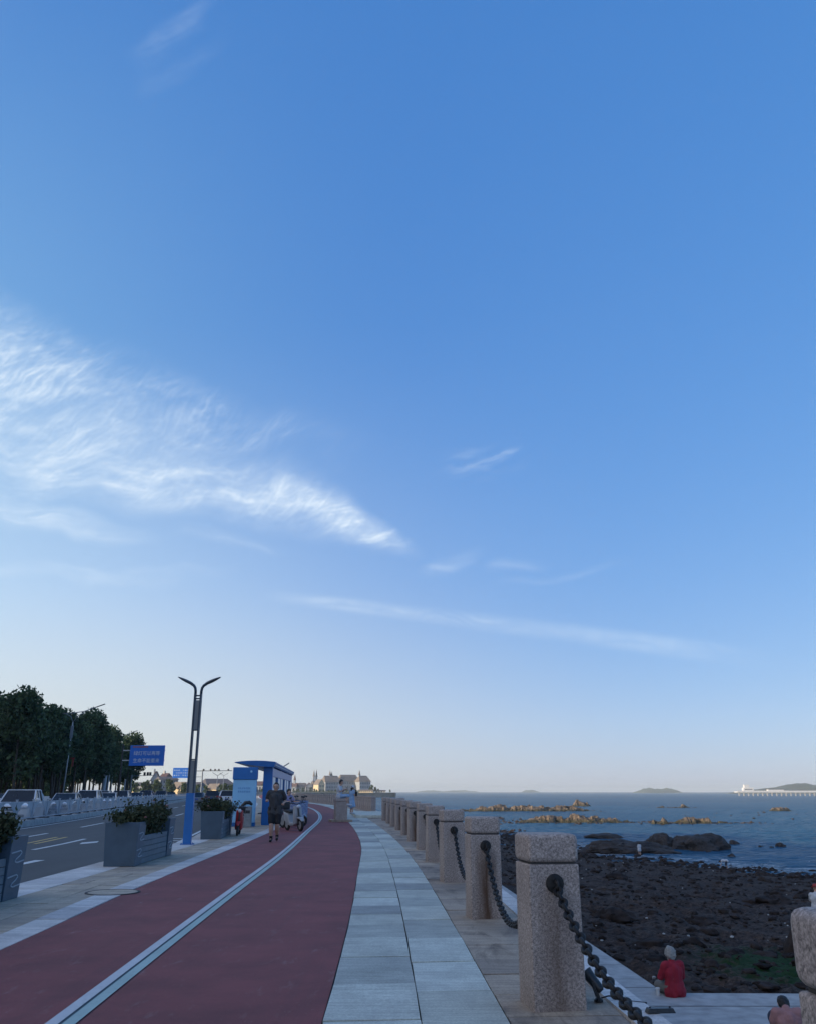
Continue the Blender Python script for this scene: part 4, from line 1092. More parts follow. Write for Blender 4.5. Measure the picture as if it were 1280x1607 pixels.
# shelter
SXA, SYA, SXB, SYB = -6.50, 40.6, -8.35, 61.5
sd = Vector((SXB - SXA, SYB - SYA, 0)); SL = sd.length; srz = -atan2(sd.x, sd.y)
t = thing('bus_shelter', 'royal blue bus shelter with a thin curved canopy and white posters by the track', 'bus shelter', (SXA, SYA, .004), srz)
for k in range(4):
    y = k * (SL - .4) / 3
    mb = MB(); mb.box((.08, y + .2, 1.26), (.42, .40, 2.52)); mb.build('column', m_blue, t, bevel=.012)
for k in range(3):
    y0 = k * (SL - .4) / 3 + .4; y1 = (k + 1) * (SL - .4) / 3
    mb = MB(); mb.box((.24, (y0 + y1) / 2, 2.28), (.10, y1 - y0, .36)); mb.box((.24, (y0 + y1) / 2, .20), (.10, y1 - y0, .3))
    for q in (.0, .36, .64, 1.0): mb.box((.24, y0 + .06 + q * (y1 - y0 - .12), 1.22), (.09, .16, 1.75))
    fr = mb.build('panel_frame', m_blue2, t)
    for q0, q1 in ((.02, .34), (.66, .98)):
        mb = MB(); mb.box((.25, y0 + (q0 + q1) / 2 * (y1 - y0), 1.25), (.05, (q1 - q0) * (y1 - y0) - .18, 1.66)); mb.build('poster', m_poster, fr)
    mb = MB(); mb.box((-.25, (y0 + y1) / 2, .46), (.36, (y1 - y0) * .6, .05)); mb.box((-.25, (y0 + y1) / 2, .23), (.08, (y1 - y0) * .5, .44)); mb.build('bench', m_navy, t)
def canopy_z(x): return 2.66 + .12 * (1 - ((x + .45) / 1.3) ** 2)
xs = [.42, .36, .0, -.4, -.8, -1.15, -1.42]; th = [.05, .22, .26, .24, .17, .09, .03]
vs = []; fs = []; ysx = [-.45, SL * .25, SL * .5, SL * .75, SL + .3]
for y in ysx:
    vs += [(x, y, canopy_z(x)) for x in xs] + [(x, y, canopy_z(x) - h) for x, h in zip(xs, th)]
n = len(xs)
for i in range(len(ysx) - 1):
    a, b = i * 2 * n, (i + 1) * 2 * n
    for j in range(n - 1): fs += [(a + j, a + j + 1, b + j + 1, b + j), (a + n + j + 1, a + n + j, b + n + j, b + n + j + 1)]
    fs += [(a + n, a, b, b + n), (a + n - 1, a + 2 * n - 1, b + 2 * n - 1, b + n - 1)]
for a in (0, (len(ysx) - 1) * 2 * n):
    for j in range(n - 1): fs.append((a + j, a + n + j, a + n + j + 1, a + j + 1))
mb = MB(); mb.add(vs, fs); cn = mb.build('canopy', m_blue2, t)
mb = MB(); mb.box((.395, SL / 2 - .1, 2.60), (.03, SL, .05)); mb.build('light_strip', mat('pale_trim', (.42, .48, .55), .5), cn)
# grey bin with black hood
t = thing('waste_bin', 'grey waste bin with a black rounded hood standing before the light blue kiosk', 'bin', (-6.93, 38.35, .004), .1)
mb = MB(); mb.box((.06, 0, .42), (.38, .36, .84), taper=.96); mb.build('body', mat('grey_bin_shell', (.23, .25, .26), .5), t, bevel=.03)
mb = MB(); mb.tube([(-.20, 0, .02), (-.20, 0, .6), (-.17, 0, .86), (-.05, 0, .98), (.12, 0, 1.0), (.25, 0, .9)], [.06, .06, .07, .08, .08, .05], 10); mb.build('hood', m_blk, t, smooth=True)
mb = MB(); mb.box((.06, -.185, .62), (.24, .02, .12)); mb.build('opening', m_blk, t)
# manhole cover in the pavers
p = gp(176, 1401)
t = thing('manhole_cover', 'round manhole cover set flush into the tan pavement near the left planter', 'manhole cover', (p.x, p.y, .006))
mb = MB(); mb.lathe([(.40, -.01), (.40, .006), (.365, .006), (.365, -.01)], (0, 0, 0), 40); mb.build('rim', m_joint, t)
mb = MB(); mb.lathe([(.36, -.01), (.36, .004), (.0, .004)], (0, 0, 0), 40); mb.build('lid', m_walk, t)

# ------------------------------------------------------------------ road barrier on the median
m_bar = mat('barrier_white_paint', (.38, .43, .48), .5, .18, 1.5)
m_barfoot = mat('barrier_foot', (.05, .055, .065), .7, .3)
t = thing('road_barrier', 'long white slatted metal barrier running along the median of the road', 'barrier')
YB = [30.0]
while YB[-1] < 292: YB.append(YB[-1] + (3.0 if YB[-1] < 170 else 6.0))
for i, y in enumerate(YB[:-1]):
    a = Vector((e_bar(y), y, 0)); b = Vector((e_bar(YB[i + 1]), YB[i + 1], 0)); d = (b - a)
    mb = MB(); mb.box((a.x, a.y, .53), (.085, .085, 1.02), rz=.17); mb.box((a.x, a.y, 1.06), (.11, .11, .04), rz=.17)
    mb.box((a.x, a.y, .145), (.34, .24, .05), rz=.17, mi=1)
    mb.build('post', [m_bar, m_barfoot], t)
    a2 = a + d * .02; b2 = a + d * .98; mb = MB(); up = Vector((0, 0, 1))
    for z, w in ((.22, .05), (.95, .05), (.70, .03)): mb.bar(a2 + up * z, b2 + up * z, .035, w)
    nb = int(d.length / .15) if y < 120 else int(d.length / .25)
    for k in range(1, nb):
        p = a2.lerp(b2, k / nb); f = abs(((k / nb) * 2) % 1 - .5) * 2       # scalloped infill
        zt = .70; mb.bar(p + up * .22, p + up * zt, .014, .014 if y < 120 else .05)
        if f > 2: mb.bar(p + up * .70, p + up * .95, .018, .05)
    n_ = Vector((-d.y, d.x, 0)).normalized() * .008
    for p0, dd in ((a2, d), (b2, -d)):                  # light infill sweeping down toward each post
        mb.extrude([p0 + up * .93 + n_, p0 + dd * .40 + up * .93 + n_, p0 + dd * .26 + up * .80 + n_, p0 + dd * .13 + up * .58 + n_, p0 + dd * .05 + up * .28 + n_, p0 + up * .28 + n_], n_ * -2)
    mb.build('panel', m_bar, t)

# ------------------------------------------------------------------ vehicles
def paint(name, col, rough=.25): return mat(name, col, rough, .06, 2, coat=.6)
P_white = paint('white_car_paint', (.66, .67, .68)); P_silver = paint('silver_car_paint', (.36, .37, .39)); P_black = paint('black_car_paint', (.02, .02, .023)); P_grey = paint('grey_car_paint', (.13, .14, .16)); P_blue = paint('blue_car_paint', (.04, .09, .22))
m_cglass = mat('car_glass', (.012, .018, .026), .10, .2, 1, spec=.35)
m_tyre = mat('tyre_rubber', (.02, .02, .02), .85, .2); m_rim = mat('alloy_rim', (.42, .43, .44), .35, .1, metal=.6)
m_hl = mat('headlamp_glass', (.62, .65, .68), .1, .1, spec=.9); m_tl = mat('tail_lamp_red', (.32, .015, .015), .25, .1); m_pl = mat('number_plate_blue', (.03, .09, .33), .5, .1)
m_trim = mat('black_trim', (.025, .025, .027), .6, .2)
def lit(name, col, s):
    m = bpy.data.materials.new(name); nt, b = nodes(m); b.inputs['Base Color'].default_value = (*col, 1)
    b.inputs['Emission Color'].default_value = (*col, 1); b.inputs['Emission Strength'].default_value = s; return m
m_hlon = lit('headlamp_on', (.95, .97, 1.0), 40.0)
def make_car(label, kind, pt, group, lights=None):
    t = thing('pickup_truck' if kind == 'pickup' else 'parked_car' if kind == 'parked' else 'car', label, 'car' if kind != 'pickup' else 'pickup truck', group=group)
    tall = kind in ('suv', 'pickup', 'parked'); W2 = .90 if tall else .87; H = 1.66 if tall else 1.45; L2 = 2.3
    hood = 1.05 if tall else .92; belt = hood + .04
    prof = [(-L2, .30), (-L2 - .04, .55), (-L2 + .06, hood - .14), (-L2 + .30, hood - .03), (-1.05, belt), (1.75, belt + .02), (L2 - .05, belt - .02), (L2 + .02, .60), (L2 - .04, .30)]
    vs = []; n = len(prof); secs = [(-W2, .93), (-W2 + .05, 1.0), (W2 - .05, 1.0), (W2, .93)]
    for xx, k in secs: vs += [(xx, y * (1 if k == 1 else .965), .30 + (z - .30) * k) for y, z in prof]
    fs = [tuple(reversed(range(n))), tuple(range(3 * n, 4 * n))]
    for s in range(3):
        for i in range(n): fs.append((s * n + i, s * n + (i + 1) % n, (s + 1) * n + (i + 1) % n, (s + 1) * n + i))
    mb = MB(); mb.add(vs, fs); mb.build('body', pt, t, bevel=.05, bseg=3)
    if kind == 'pickup': G = [(-1.10, belt), (-.42, H), (.62, H), (.80, belt)]
    elif tall: G = [(-1.12, belt), (-.42, H), (1.62, H - .03), (2.12, belt)]
    else: G = [(-1.02, belt), (-.25, H), (.95, H - .01), (1.72, belt)]
    wb, wt_ = W2 - .06, W2 - .20
    mb = MB(); vs = [(s * w, y, z) for (y, z), w in zip(G, (wb, wt_, wt_, wb)) for s in (-1, 1)]
    mb.add(vs, [(0, 1, 3, 2), (2, 3, 5, 4), (4, 5, 7, 6), (0, 2, 4, 6), (1, 7, 5, 3), (0, 6, 7, 1)]); mb.build('window_glass', m_cglass, t)
    mb = MB(); y0, y1 = G[1][0] - .03, G[2][0] + .03
    mb.box((0, (y0 + y1) / 2, H + .012), (2 * wt_ + .05, y1 - y0, .05)); mb.build('roof', pt, t, bevel=.02)
    mb = MB()
    for s in (-1, 1):
        mb.bar((s * (wb + .006), G[0][0] - .01, belt), (s * (wt_ + .01), G[1][0] - .01, H), .06, .05)
        mb.bar((s * (wb + .006), G[3][0] + .01, belt), (s * (wt_ + .01), G[2][0] + .01, H), .12, .06)
        ym = (G[1][0] + G[2][0]) / 2; mb.bar((s * (wb + .008), ym, belt), (s * (wt_ + .012), ym, H), .05, .07)
    mb.build('pillars', pt, t)
    if kind == 'pickup':
        mb = MB()
        for s in (-1, 1): mb.box((s * (W2 - .06), 1.5, belt + .12), (.08, 1.5, .26))
        mb.box((0, 2.24, belt + .12), (1.7, .06, .26)); mb.build('cargo_bed', pt, t)
    for s in (-1, 1):
        for y in (-1.42, 1.40):
            wl = thing('wheel', None, None, (0, 0, 0)); wl.parent = t; KIDS.setdefault(t.name, []).append(wl)
            RM = Matrix.Rotation(pi / 2, 3, 'Y'); r_ = .36 if tall else .33
            mb = MB(); mb.lathe([(r_ * .62, -.10), (r_ * .95, -.10), (r_, -.06), (r_, .06), (r_ * .95, .10), (r_ * .62, .10)], (s * (W2 - .07), y, r_), 22, rot=RM); mb.build('tyre', m_tyre, wl, smooth=True, sharp=40)
            mb = MB(); mb.lathe([(r_ * .62, -.085), (r_ * .3, -.07 - .02), (.0, -.09)], (s * (W2 - .07), y, r_), 12, rot=RM); mb.lathe([(r_ * .62, .085), (r_ * .3, .09), (.0, .09)], (s * (W2 - .07), y, r_), 12, rot=RM); mb.build('rim', m_rim, wl)
        mb = MB(); mb.box((s * (W2 - .24), -L2 + .03, hood - .20), (.40, .16, .15)); mb.build('headlight', m_hlon if lights else m_hl, t, bevel=.03)
        mb = MB(); mb.box((s * (W2 - .17), L2 - .03, belt - .14), (.28, .12, .20)); mb.build('tail_light', m_tl, t, bevel=.02)
        mb = MB(); mb.box((s * (W2 + .09), -.88, belt + .10), (.18, .09, .14)); mb.build('mirror', pt, t, bevel=.03)
    mb = MB(); mb.box((0, -L2 - .005, hood - .30), (.95, .09, .20)); mb.box((0, -L2 - .01, .40), (1.4, .09, .14)); mb.build('grille', m_trim, t, bevel=.015)
    mb = MB(); mb.box((0, -L2 - .06, .52), (.44, .03, .13)); mb.box((0, L2 + .03, .74), (.44, .03, .13)); mb.build('number_plate', m_pl, t)
    return t
GR = 'cars on the road'
def road_rz(f, y): return -atan((f(y + 1) - f(y - 1)) / 2)
pk = make_car('white pickup truck coming toward the camera behind the barrier at the left edge', 'pickup', P_white, GR)
pk.location = (-20.9, 48.5, -.15); pk.rotation_euler = (0, 0, road_rz(e_bar, 48))
suv = make_car('white sport utility car parked at the kerb left of the light blue kiosk', 'parked', P_white, None); suv.location = (-21.6, 107, -.15); suv.rotation_euler = (0, 0, pi + road_rz(e_kerb, 82))
sed = make_car('silver saloon behind the barrier, first of the oncoming file right of the white posts', 'sedan', P_silver, GR); sed.location = (e_bar(66) - 2.6, 66, -.15); sed.rotation_euler = (0, 0, road_rz(e_bar, 66))
sedl = make_car('dark car with glowing headlights behind the barrier under the trees', 'sedan', P_black, GR, lights=True); sedl.location = (e_bar(61) - 6.4, 61, -.15); sedl.rotation_euler = (0, 0, road_rz(e_bar, 61))
suv2 = make_car('white high-roofed car second in the oncoming file behind the barrier', 'suv', P_white, GR); suv2.location = (e_bar(76) - 2.7, 76, -.15); suv2.rotation_euler = (0, 0, road_rz(e_bar, 76))
def put(src, col, y, off, lab, f=e_bar, flip=0):
    sw = {m.name: col for m in (P_white, P_silver, P_black)}
    o = copy_tree(src, label=lab, loc=(f(y) + off, y, -.15), rz=road_rz(f, y) + flip * pi, swap=sw); o['group'] = GR; return o
put(sed, P_white, 87, -2.6, 'white saloon third in the oncoming file behind the barrier')
put(suv2, P_silver, 98, -2.8, 'silver high-roofed car fourth in the oncoming file behind the barrier')
put(sed, P_grey, 111, -2.6, 'grey saloon fifth in the oncoming file behind the barrier')
put(suv2, P_blue, 124, -2.8, 'blue high-roofed car sixth in the oncoming file behind the barrier')
put(sed, P_silver, 92, -6.3, 'silver saloon in the outer oncoming lane below the large blue sign')
put(suv2, P_white, 108, -6.3, 'white high-roofed car in the outer oncoming lane right of the silver saloon')
put(sed, P_white, 128, -6.2, 'white saloon farther along the outer oncoming lane')
put(suv2, P_grey, 146, -2.7, 'grey high-roofed car far down the oncoming file')
put(sed, P_black, 168, -2.7, 'black saloon last in the oncoming file')
put(sed, P_grey, 106, 5.2, 'grey saloon driving away just right of the blue lamp post', e_bar, 1)
put(suv2, P_black, 122, 6.5, 'black high-roofed car driving away ahead of the grey saloon', e_bar, 1)
put(sed, P_silver, 150, -4.2, 'small silver saloon parked far down the kerb left of the kiosk', e_kerb, 1)
put(suv2, P_grey, 128, -3.6, 'grey high-roofed car parked down the kerb beyond the white one', e_kerb, 1)
# load in the pickup bed
m_sack = mat('white_sacking', (.52, .53, .54), .8, .25, 4, .4, .02)
for i, (dx, dy, dz, s) in enumerate([(-.25, 1.2, .95, .48), (.38, 1.35, 1.0, .5), (-.3, 1.95, .96, .5), (.35, 2.0, .9, .44)]):
    q = Matrix.Rotation(pk.rotation_euler.z, 3, 'Z') @ Vector((dx, dy, 0)) + Vector(pk.location)
    rock_mesh('sack', (q.x, q.y, q.z + .95), (s * 2.0, s * 1.7, dz * .62), m_sack, 70 + i, 3, .22, 'bulging white sack loaded on the white pickup truck', 'sack', 'white sacks on the pickup')

# ------------------------------------------------------------------ signs, gantry, street lights, posts
m_sblue = mat('sign_blue', (.010, .14, .55), .4, .1, 1); m_swhite = mat('sign_lettering', (.55, .64, .74), .5, .05); m_sred = mat('sign_orange', (.36, .11, .05), .5, .1)
m_pole = mat('galvanised_pole', (.40, .42, .44), .45, .15, 2, metal=.3); m_dpole = mat('grey_pole', (.20, .23, .26), .5, .15, 2)
def text_mesh(body, size, m, name, parent, loc, rot, ex=.01):
    c = bpy.data.curves.new('lettering', 'FONT'); c.body = body; c.size = size; c.extrude = ex; c.align_x = 'CENTER'; c.align_y = 'CENTER'; c.resolution_u = 2
    o = bpy.data.objects.new('lettering', c); COL.objects.link(o)
    me = bpy.data.meshes.new_from_object(o.evaluated_get(bpy.context.evaluated_depsgraph_get())); bpy.data.objects.remove(o)
    me.name = name; me.materials.clear(); me.materials.append(m)
    ob = link(name, me, parent); ob.location = loc; ob.rotation_euler = rot; return ob
SY = 83.0
a = at(204, 1186, SY); b = at(259, 1186, SY); zt, zb = at(230, 1170, SY).z, at(230, 1202, SY).z; w = b.x - a.x
t = thing('message_sign', 'large blue message sign with two lines of white writing beside the trees', 'road sign', (at(191, 1186, SY).x, SY, 0), -.06)
x0 = a.x - t.location.x
mb = MB(); mb.tube([(0, 0, .0), (0, 0, zt + .15)], [.10, .075], 12); mb.build('pole', m_trim, t, smooth=True, sharp=40)
mb = MB(); mb.bar((0, 0, zt - .45), (x0 + w, 0, zt - .45), .10); mb.bar((0, 0, zb + .5), (x0 + w, 0, zb + .5), .10); mb.build('arm', m_pole, t)
mb = MB(); mb.box((x0 + w / 2, -.14, (zt + zb) / 2), (w, .16, zt - zb)); pn_ = mb.build('sign_panel', m_sblue, t, bevel=.02)
h = zt - zb
text_mesh('绿灯可以再等', w * .128, m_swhite, 'lettering', pn_, (x0 + w / 2, -.235, zb + h * .60), (pi / 2, 0, 0))
text_mesh('生命不能重来', w * .128, m_swhite, 'lettering', pn_, (x0 + w / 2, -.235, zb + h * .24), (pi / 2, 0, 0))
mb = MB()
for k in range(9): mb.box((x0 + w * (.10 + k * .05), -.232, zt - .14), (w * .036, .02, .12))
mb.build('header_line', m_sred, pn_)
GY = 300.0
gx = at(315, 1240, GY).x; zt = at(315, 1207, GY).z; za = at(315, 1209, GY).z
t = thing('sign_gantry', 'tall grey gantry pole with a long arm of small cameras over the road', 'gantry', (gx, GY, -.2), -.04)
mb = MB(); mb.tube([(0, 0, 0), (0, 0, zt)], [.28, .2], 10); mb.build('pole', m_dpole, t, smooth=True, sharp=40)
xl, xr = at(296, 1209, GY).x - gx, at(364, 1209, GY).x - gx
mb = MB(); mb.bar((xl, 0, za), (xr, 0, za + .1), .28); mb.bar((xl, 0, za - 1.9), (0, 0, za - 1.9), .2); mb.build('arm', m_dpole, t)
for k, u in enumerate((319, 330, 337, 343, 358)):
    mb = MB(); x = at(u, 1209, GY).x - gx; mb.box((x, -.1, za + .42), (.42, .5, .5)); mb.bar((x, 0, za), (x, 0, za + .3), .1); mb.build('camera', m_trim, t)
a, b = at(271, 1213, GY), at(298, 1213, GY)
t = thing('direction_sign', 'small blue direction sign hung from the gantry arm, left of the blue lamp post', 'road sign', ((a.x + b.x) / 2, GY - .45, at(284, 1221, GY).z), -.04)
h = at(284, 1205, GY).z - at(284, 1221, GY).z; w = b.x - a.x
mb = MB(); mb.box((0, 0, h / 2), (w, .14, h)); pn_ = mb.build('sign_panel', m_sblue, t, bevel=.02)
mb = MB(); r = random.Random(8)
for row in (.26, .5, .76):
    for k in range(7):
        if r.random() < .75: mb.box((-w * .4 + k * w * .13, -.085, h * row), (w * .07 * r.uniform(.5, 1), .02, h * .085))
mb.build('lettering', m_swhite, pn_)
mb = MB(); mb.bar((-w * .3, .12, h * .75), (w * .5, .12, h * .75), .2); mb.build('mount', m_dpole, t)
t = thing('traffic_signal', 'thin signal arm with three small dark lights emerging from the tree belt', 'traffic signal', (at(206, 1217, 170).x, 170, -.2))
q = at(243, 1217, 170); zz = q.z + .2
mb = MB(); mb.tube([(0, 0, 0), (0, 0, zz + .1)], .13, 8); mb.bar((0, 0, zz - .1), (q.x - t.location.x, 0, zz + .05), .1); mb.build('pole', m_dpole, t)
for u in (226, 231, 235):
    mb = MB(); mb.box((at(u, 1217, 170).x - t.location.x, -.05, zz + .3), (.35, .3, .6)); mb.build('lamp', m_trim, t)

def street_light(label):
    t = thing('street_light', label, 'street light', group='tall street lights on the far pavement')
    mb = MB(); mb.tube([(0, 0, 0), (0, 0, 4), (0, 0, 9.4)], [.10, .075, .055], 10); mb.build('pole', m_pole, t, smooth=True)
    mb = MB(); mb.box((0, -.02, 8.2), (.34, .12, 1.5)); mb.build('ornament', m_dpole, t, bevel=.04)
    mb = MB(); mb.tube([(0, 0, 9.3), (-.35, 0, 10.0), (-1.2, 0, 10.35)], .045, 8); mb.tube([(0, 0, 9.3), (.45, 0, 10.1), (1.2, 0, 10.5)], .045, 8)
    mb.tube([(-1.4, 0, 10.3), (-.2, 0, 10.38), (1.1, 0, 10.62), (3.3, 0, 11.5)], [.04, .05, .05, .04], 8); mb.build('arm', m_dpole, t, smooth=True)
    mb = MB(); mb.box((2.95, 0, 11.36), (1.1, .22, .10), rot=Matrix.Rotation(-.38, 3, 'Y')); mb.box((-1.25, 0, 10.30), (.6, .2, .09)); mb.build('lamp_head', m_head, t, bevel=.03)
    mb = MB(); mb.box((.55, 0, 5.2), (.5, .06, .16)); mb.box((.62, 0, 4.75), (.18, .07, 1.0)); mb.build('banner', mat('red_banner', (.26, .03, .03), .6), t)
    mb = MB(); mb.bar((.50, 0, 5.1), (.50, 0, 3.4), .05); mb.bar((.0, 0, 3.4), (.5, 0, 3.4), .05); mb.build('banner_frame', mat('yellow_frame', (.36, .24, .06), .5), t)
    return t
s1 = street_light('tall thin street light with a long arm standing out against the dark trees'); s1.location = (at(97, 1250, 104).x, 104, -.02); s1.rotation_euler = (0, .02, .1)
copy_tree(s1, label='street light whose arm tip shows above the trees, second along the belt', loc=(at(172, 1250, 152).x, 152, -.02), rz=.12)
copy_tree(s1, label='street light whose arm tip shows at the far end of the tree belt', loc=(at(196, 1250, 190).x, 190, -.02), rz=.15)
m_thick = mat('white_concrete_post', (.42, .45, .48), .7, .15)
p0 = at(159, 1253, 140); t = thing('concrete_post', 'thick white round post in front of the tree belt', 'post', (p0.x, 140, -.1))
mb = MB(); mb.tube([(0, 0, 0), (0.2, 0, 4.5)], [.33, .28], 12); mb.build('shaft', m_thick, t, smooth=True, sharp=40)
mb = MB(); mb.lathe([(.31, 4.5), (.31, 4.6), (.1, 4.72)], (.2, 0, 0), 12); mb.build('cap', m_thick, t)
for u, y, hh, lb in ((165.5, 142, 4.2, 'thin white post just right of the thick round post'), (192, 150, 3.4, 'short white post at the right end of the tree trunks')):
    t = thing('thin_post', lb, 'post', (at(u, 1253, y).x, y, -.1)); mb = MB(); mb.tube([(0, 0, 0), (.12, 0, hh)], [.12, .10], 8); mb.build('shaft', m_thick, t, smooth=True, sharp=40)
    mb = MB(); mb.lathe([(.14, hh), (.12, hh + .1)], (.12, 0, 0), 8); mb.build('cap', m_thick, t)
for u, y, lb in ((339, 330, 'double-armed lamp far beyond the gantry'), (349, 410, 'farther double-armed lamp left of the kiosk'), (437, 95, 'lamp whose single arm rises above the bus shelter canopy')):
    x = at(u, 1240, y).x; hh = at(u, 1217 if y > 100 else 1205, y).z
    t = thing('street_lamp', lb, 'street lamp', (x, y, -.1)); s = 1.5 if y > 100 else .75
    mb = MB(); mb.tube([(0, 0, 0), (0, 0, hh)], .12 if y > 100 else .06, 8); mb.build('pole', m_dpole, t, smooth=True)
    mb = MB(); mb.bar((0, 0, hh), (s * 1.3, 0, hh + s * .8), .2 if y > 100 else .1)
    mb.bar((0, 0, hh), (-s * 1.3, 0, hh + s * .8), .2 if y > 100 else .1)
    mb.build('arm', m_dpole, t)

# ------------------------------------------------------------------ trees
def m_leaf(name, lo, hi, trans=.24):
    m = bpy.data.materials.new(name); m.use_nodes = True; nt = m.node_tree; nt.nodes.clear()
    out = nt.nodes.new('ShaderNodeOutputMaterial'); b = nt.nodes.new('ShaderNodeBsdfPrincipled')
    g = nt.nodes.new('ShaderNodeNewGeometry').outputs['Random Per Island']
    oi = nt.nodes.new('ShaderNodeObjectInfo').outputs['Random']
    c = ramp(nt, g, [(0, lo), (.6, tuple((a + b_) / 2 for a, b_ in zip(lo, hi))), (1, hi)])
    c = mix(nt, 1.0, c, ramp(nt, oi, [(0, (.8, .85, .9)), (1, (1.15, 1.1, 1.0))]), 'MULTIPLY')
    nt.links.new(c, b.inputs['Base Color']); b.inputs['Roughness'].default_value = .7; b.inputs['Specular IOR Level'].default_value = .25
    tr = nt.nodes.new('ShaderNodeBsdfTranslucent'); nt.links.new(c, tr.inputs[0])
    mx = nt.nodes.new('ShaderNodeMixShader'); mx.inputs[0].default_value = trans
    nt.links.new(b.outputs[0], mx.inputs[1]); nt.links.new(tr.outputs[0], mx.inputs[2]); nt.links.new(mx.outputs[0], out.inputs[0]); return m
m_lf = m_leaf('tree_leaves', (.036, .062, .036), (.11, .165, .075)); m_bark = mat('grey_brown_bark', (.075, .06, .048), .9, .4, 3, .5, .02)
def leaf(vs, fs, p, s, r, n=None):
    a = Vector((r.gauss(0, 1), r.gauss(0, 1), r.gauss(0, 1))).normalized() if n is None else n
    b = a.orthogonal().normalized(); c = a.cross(b); k = r.random() * 6.28
    d = (b * cos(k) + c * sin(k)) * s; e = (c * cos(k) - b * sin(k)) * s * r.uniform(.4, .62); i = len(vs)
    vs += [p - d, p - d * .25 + e, p + d * .55 + e * .7, p + d, p + d * .55 - e * .7, p - d * .25 - e]; fs.append((i, i + 1, i + 2, i + 3, i + 4, i + 5))
def tree_proto(seed, H, Rr, trunk_h, nl, ls, lean=.3):
    r = random.Random(seed); t = thing('tree', 'dark green broadleaf tree in the dense belt along the far side of the road', 'tree', group='trees of the roadside belt')
    top = Vector((r.uniform(-lean, lean), r.uniform(-lean, lean), H * .72)); bend = Vector((r.uniform(-.3, .3), r.uniform(-.3, .3), H * .35))
    mb = MB(); P = [Vector((0, 0, -.2)), bend * .5, bend, (bend + top) / 2, top]; mb.tube(P, [.21, .17, .145, .11, .05], 8)
    lobes = []
    for k in range(20):
        f = r.random() ** .8; z = trunk_h + (H - trunk_h) * (.08 + .86 * f); w = Rr * (1 - .55 * abs(f - .38) ** 1.2 * 1.7)
        a = r.random() * 6.28; q = sqrt(r.random()) * w * .75; c = Vector((q * cos(a) + top.x * f, q * sin(a) + top.y * f, z)); lobes.append((c, r.uniform(.30, .52) * Rr))
        b0 = P[2].lerp(P[4], min(1, max(0, (z - 1.6 - P[2].z) / (P[4].z - P[2].z)))); mb.tube([b0, b0.lerp(c, .55) + Vector((0, 0, -.15)), c], [.055, .035, .012], 5)
    mb.build('trunk', m_bark, t, smooth=True)
    vs, fs = [], []
    for k in range(nl):
        c, R0 = lobes[r.randrange(len(lobes))]; d = Vector((r.gauss(0, 1), r.gauss(0, 1), r.gauss(0, .85))).normalized() * R0 * (r.random() ** .45) * 1.1
        leaf(vs, fs, c + d, ls * r.uniform(.6, 1.3), r)
    mb = MB(); mb.add(vs, fs); mb.build('crown', m_lf, t); return t
TP = [tree_proto(3, 13.2, 3.6, 4.2, 4600, .26), tree_proto(8, 12.4, 3.3, 4.4, 4200, .26), tree_proto(15, 13.8, 3.9, 4.0, 4800, .27), tree_proto(21, 11.6, 3.0, 4.0, 4000, .25)]
r = random.Random(77); used = [False] * 4; k = 0
for row, off in enumerate((1.4, 5.6, 10.4, 15.5)):
    y = 93 + row * 1.5
    while y < 184:
        j = r.randrange(4); src = TP[j]
        o = src if not used[j] else copy_tree(src); used[j] = True
        yy_ = y + r.uniform(-1.2, 1.2); o.location = (e_far(yy_) - off + r.uniform(-.8, .8), yy_, -.1)
        o.rotation_euler = (0, 0, r.random() * 6.28); s = r.uniform(.80, 1.02) * (1.08 if yy_ < 112 else 1.0) * (.93 if yy_ > 160 else 1) * .93; o.scale = (s, s, s)
        y += 4.7 if row < 2 else 5.6
o = copy_tree(TP[2], loc=(-54.6, 172, -.1), rz=1.0); o.scale = (.86, .86, .86)
o = copy_tree(TP[0], loc=(-56.0, 179, -.1), rz=2.2); o.scale = (.80, .80, .80)
# undergrowth behind the belt, then an unseen hill added to shade the foreground
def leaf_mass(name, path, w, h, n, ls, m, seed):
    r = random.Random(seed); vs, fs = [], []
    for k in range(n):
        q = r.random() * (len(path) - 1); i = int(q); a, b = Vector(path[i]), Vector(path[i + 1]); p = a.lerp(b, q - i)
        lump = .62 + .38 * noise.noise(Vector((p.x * .25, p.y * .25, seed)))
        p = p + Vector((r.gauss(0, w * .35), r.gauss(0, w * .35), h * lump * r.random() ** .6)); leaf(vs, fs, p, ls * r.uniform(.6, 1.3), r)
    mb = MB(); mb.add(vs, fs); return mb.build(name, m)
o = leaf_mass('undergrowth', [(e_far(y) - 21, y, -.2) for y in frange(92, 215, 8)], 3, 7.0, 9000, .5, m_lf, 5); stuff(o)
vs, fs = [], []; nx = 24
ys = frange(-170, 175, 10)
for i, y in enumerate(ys):
    for j in range(nx + 1):
        s = j / nx; x = -74 - 150 * s
        e = min(1, max(0, (y + 170) / 60)) * min(1, max(0, (150 - y) / 55)); e = e * e * (3 - 2 * e)
        h = 40 * sin(pi * min(1, s * 1.15) ** .62) * e * (1 + .12 * noise.noise(Vector((x * .03, y * .03, 2))))
        vs.append((x, y, -.4 + max(0, h)))
    if i:
        a, b = (i - 1) * (nx + 1), i * (nx + 1)
        for j in range(nx): fs.append((a + j, a + j + 1, b + j + 1, b + j))
mb = MB(); mb.add(vs, fs); struct(mb.build('hill', m_isl, smooth=True))
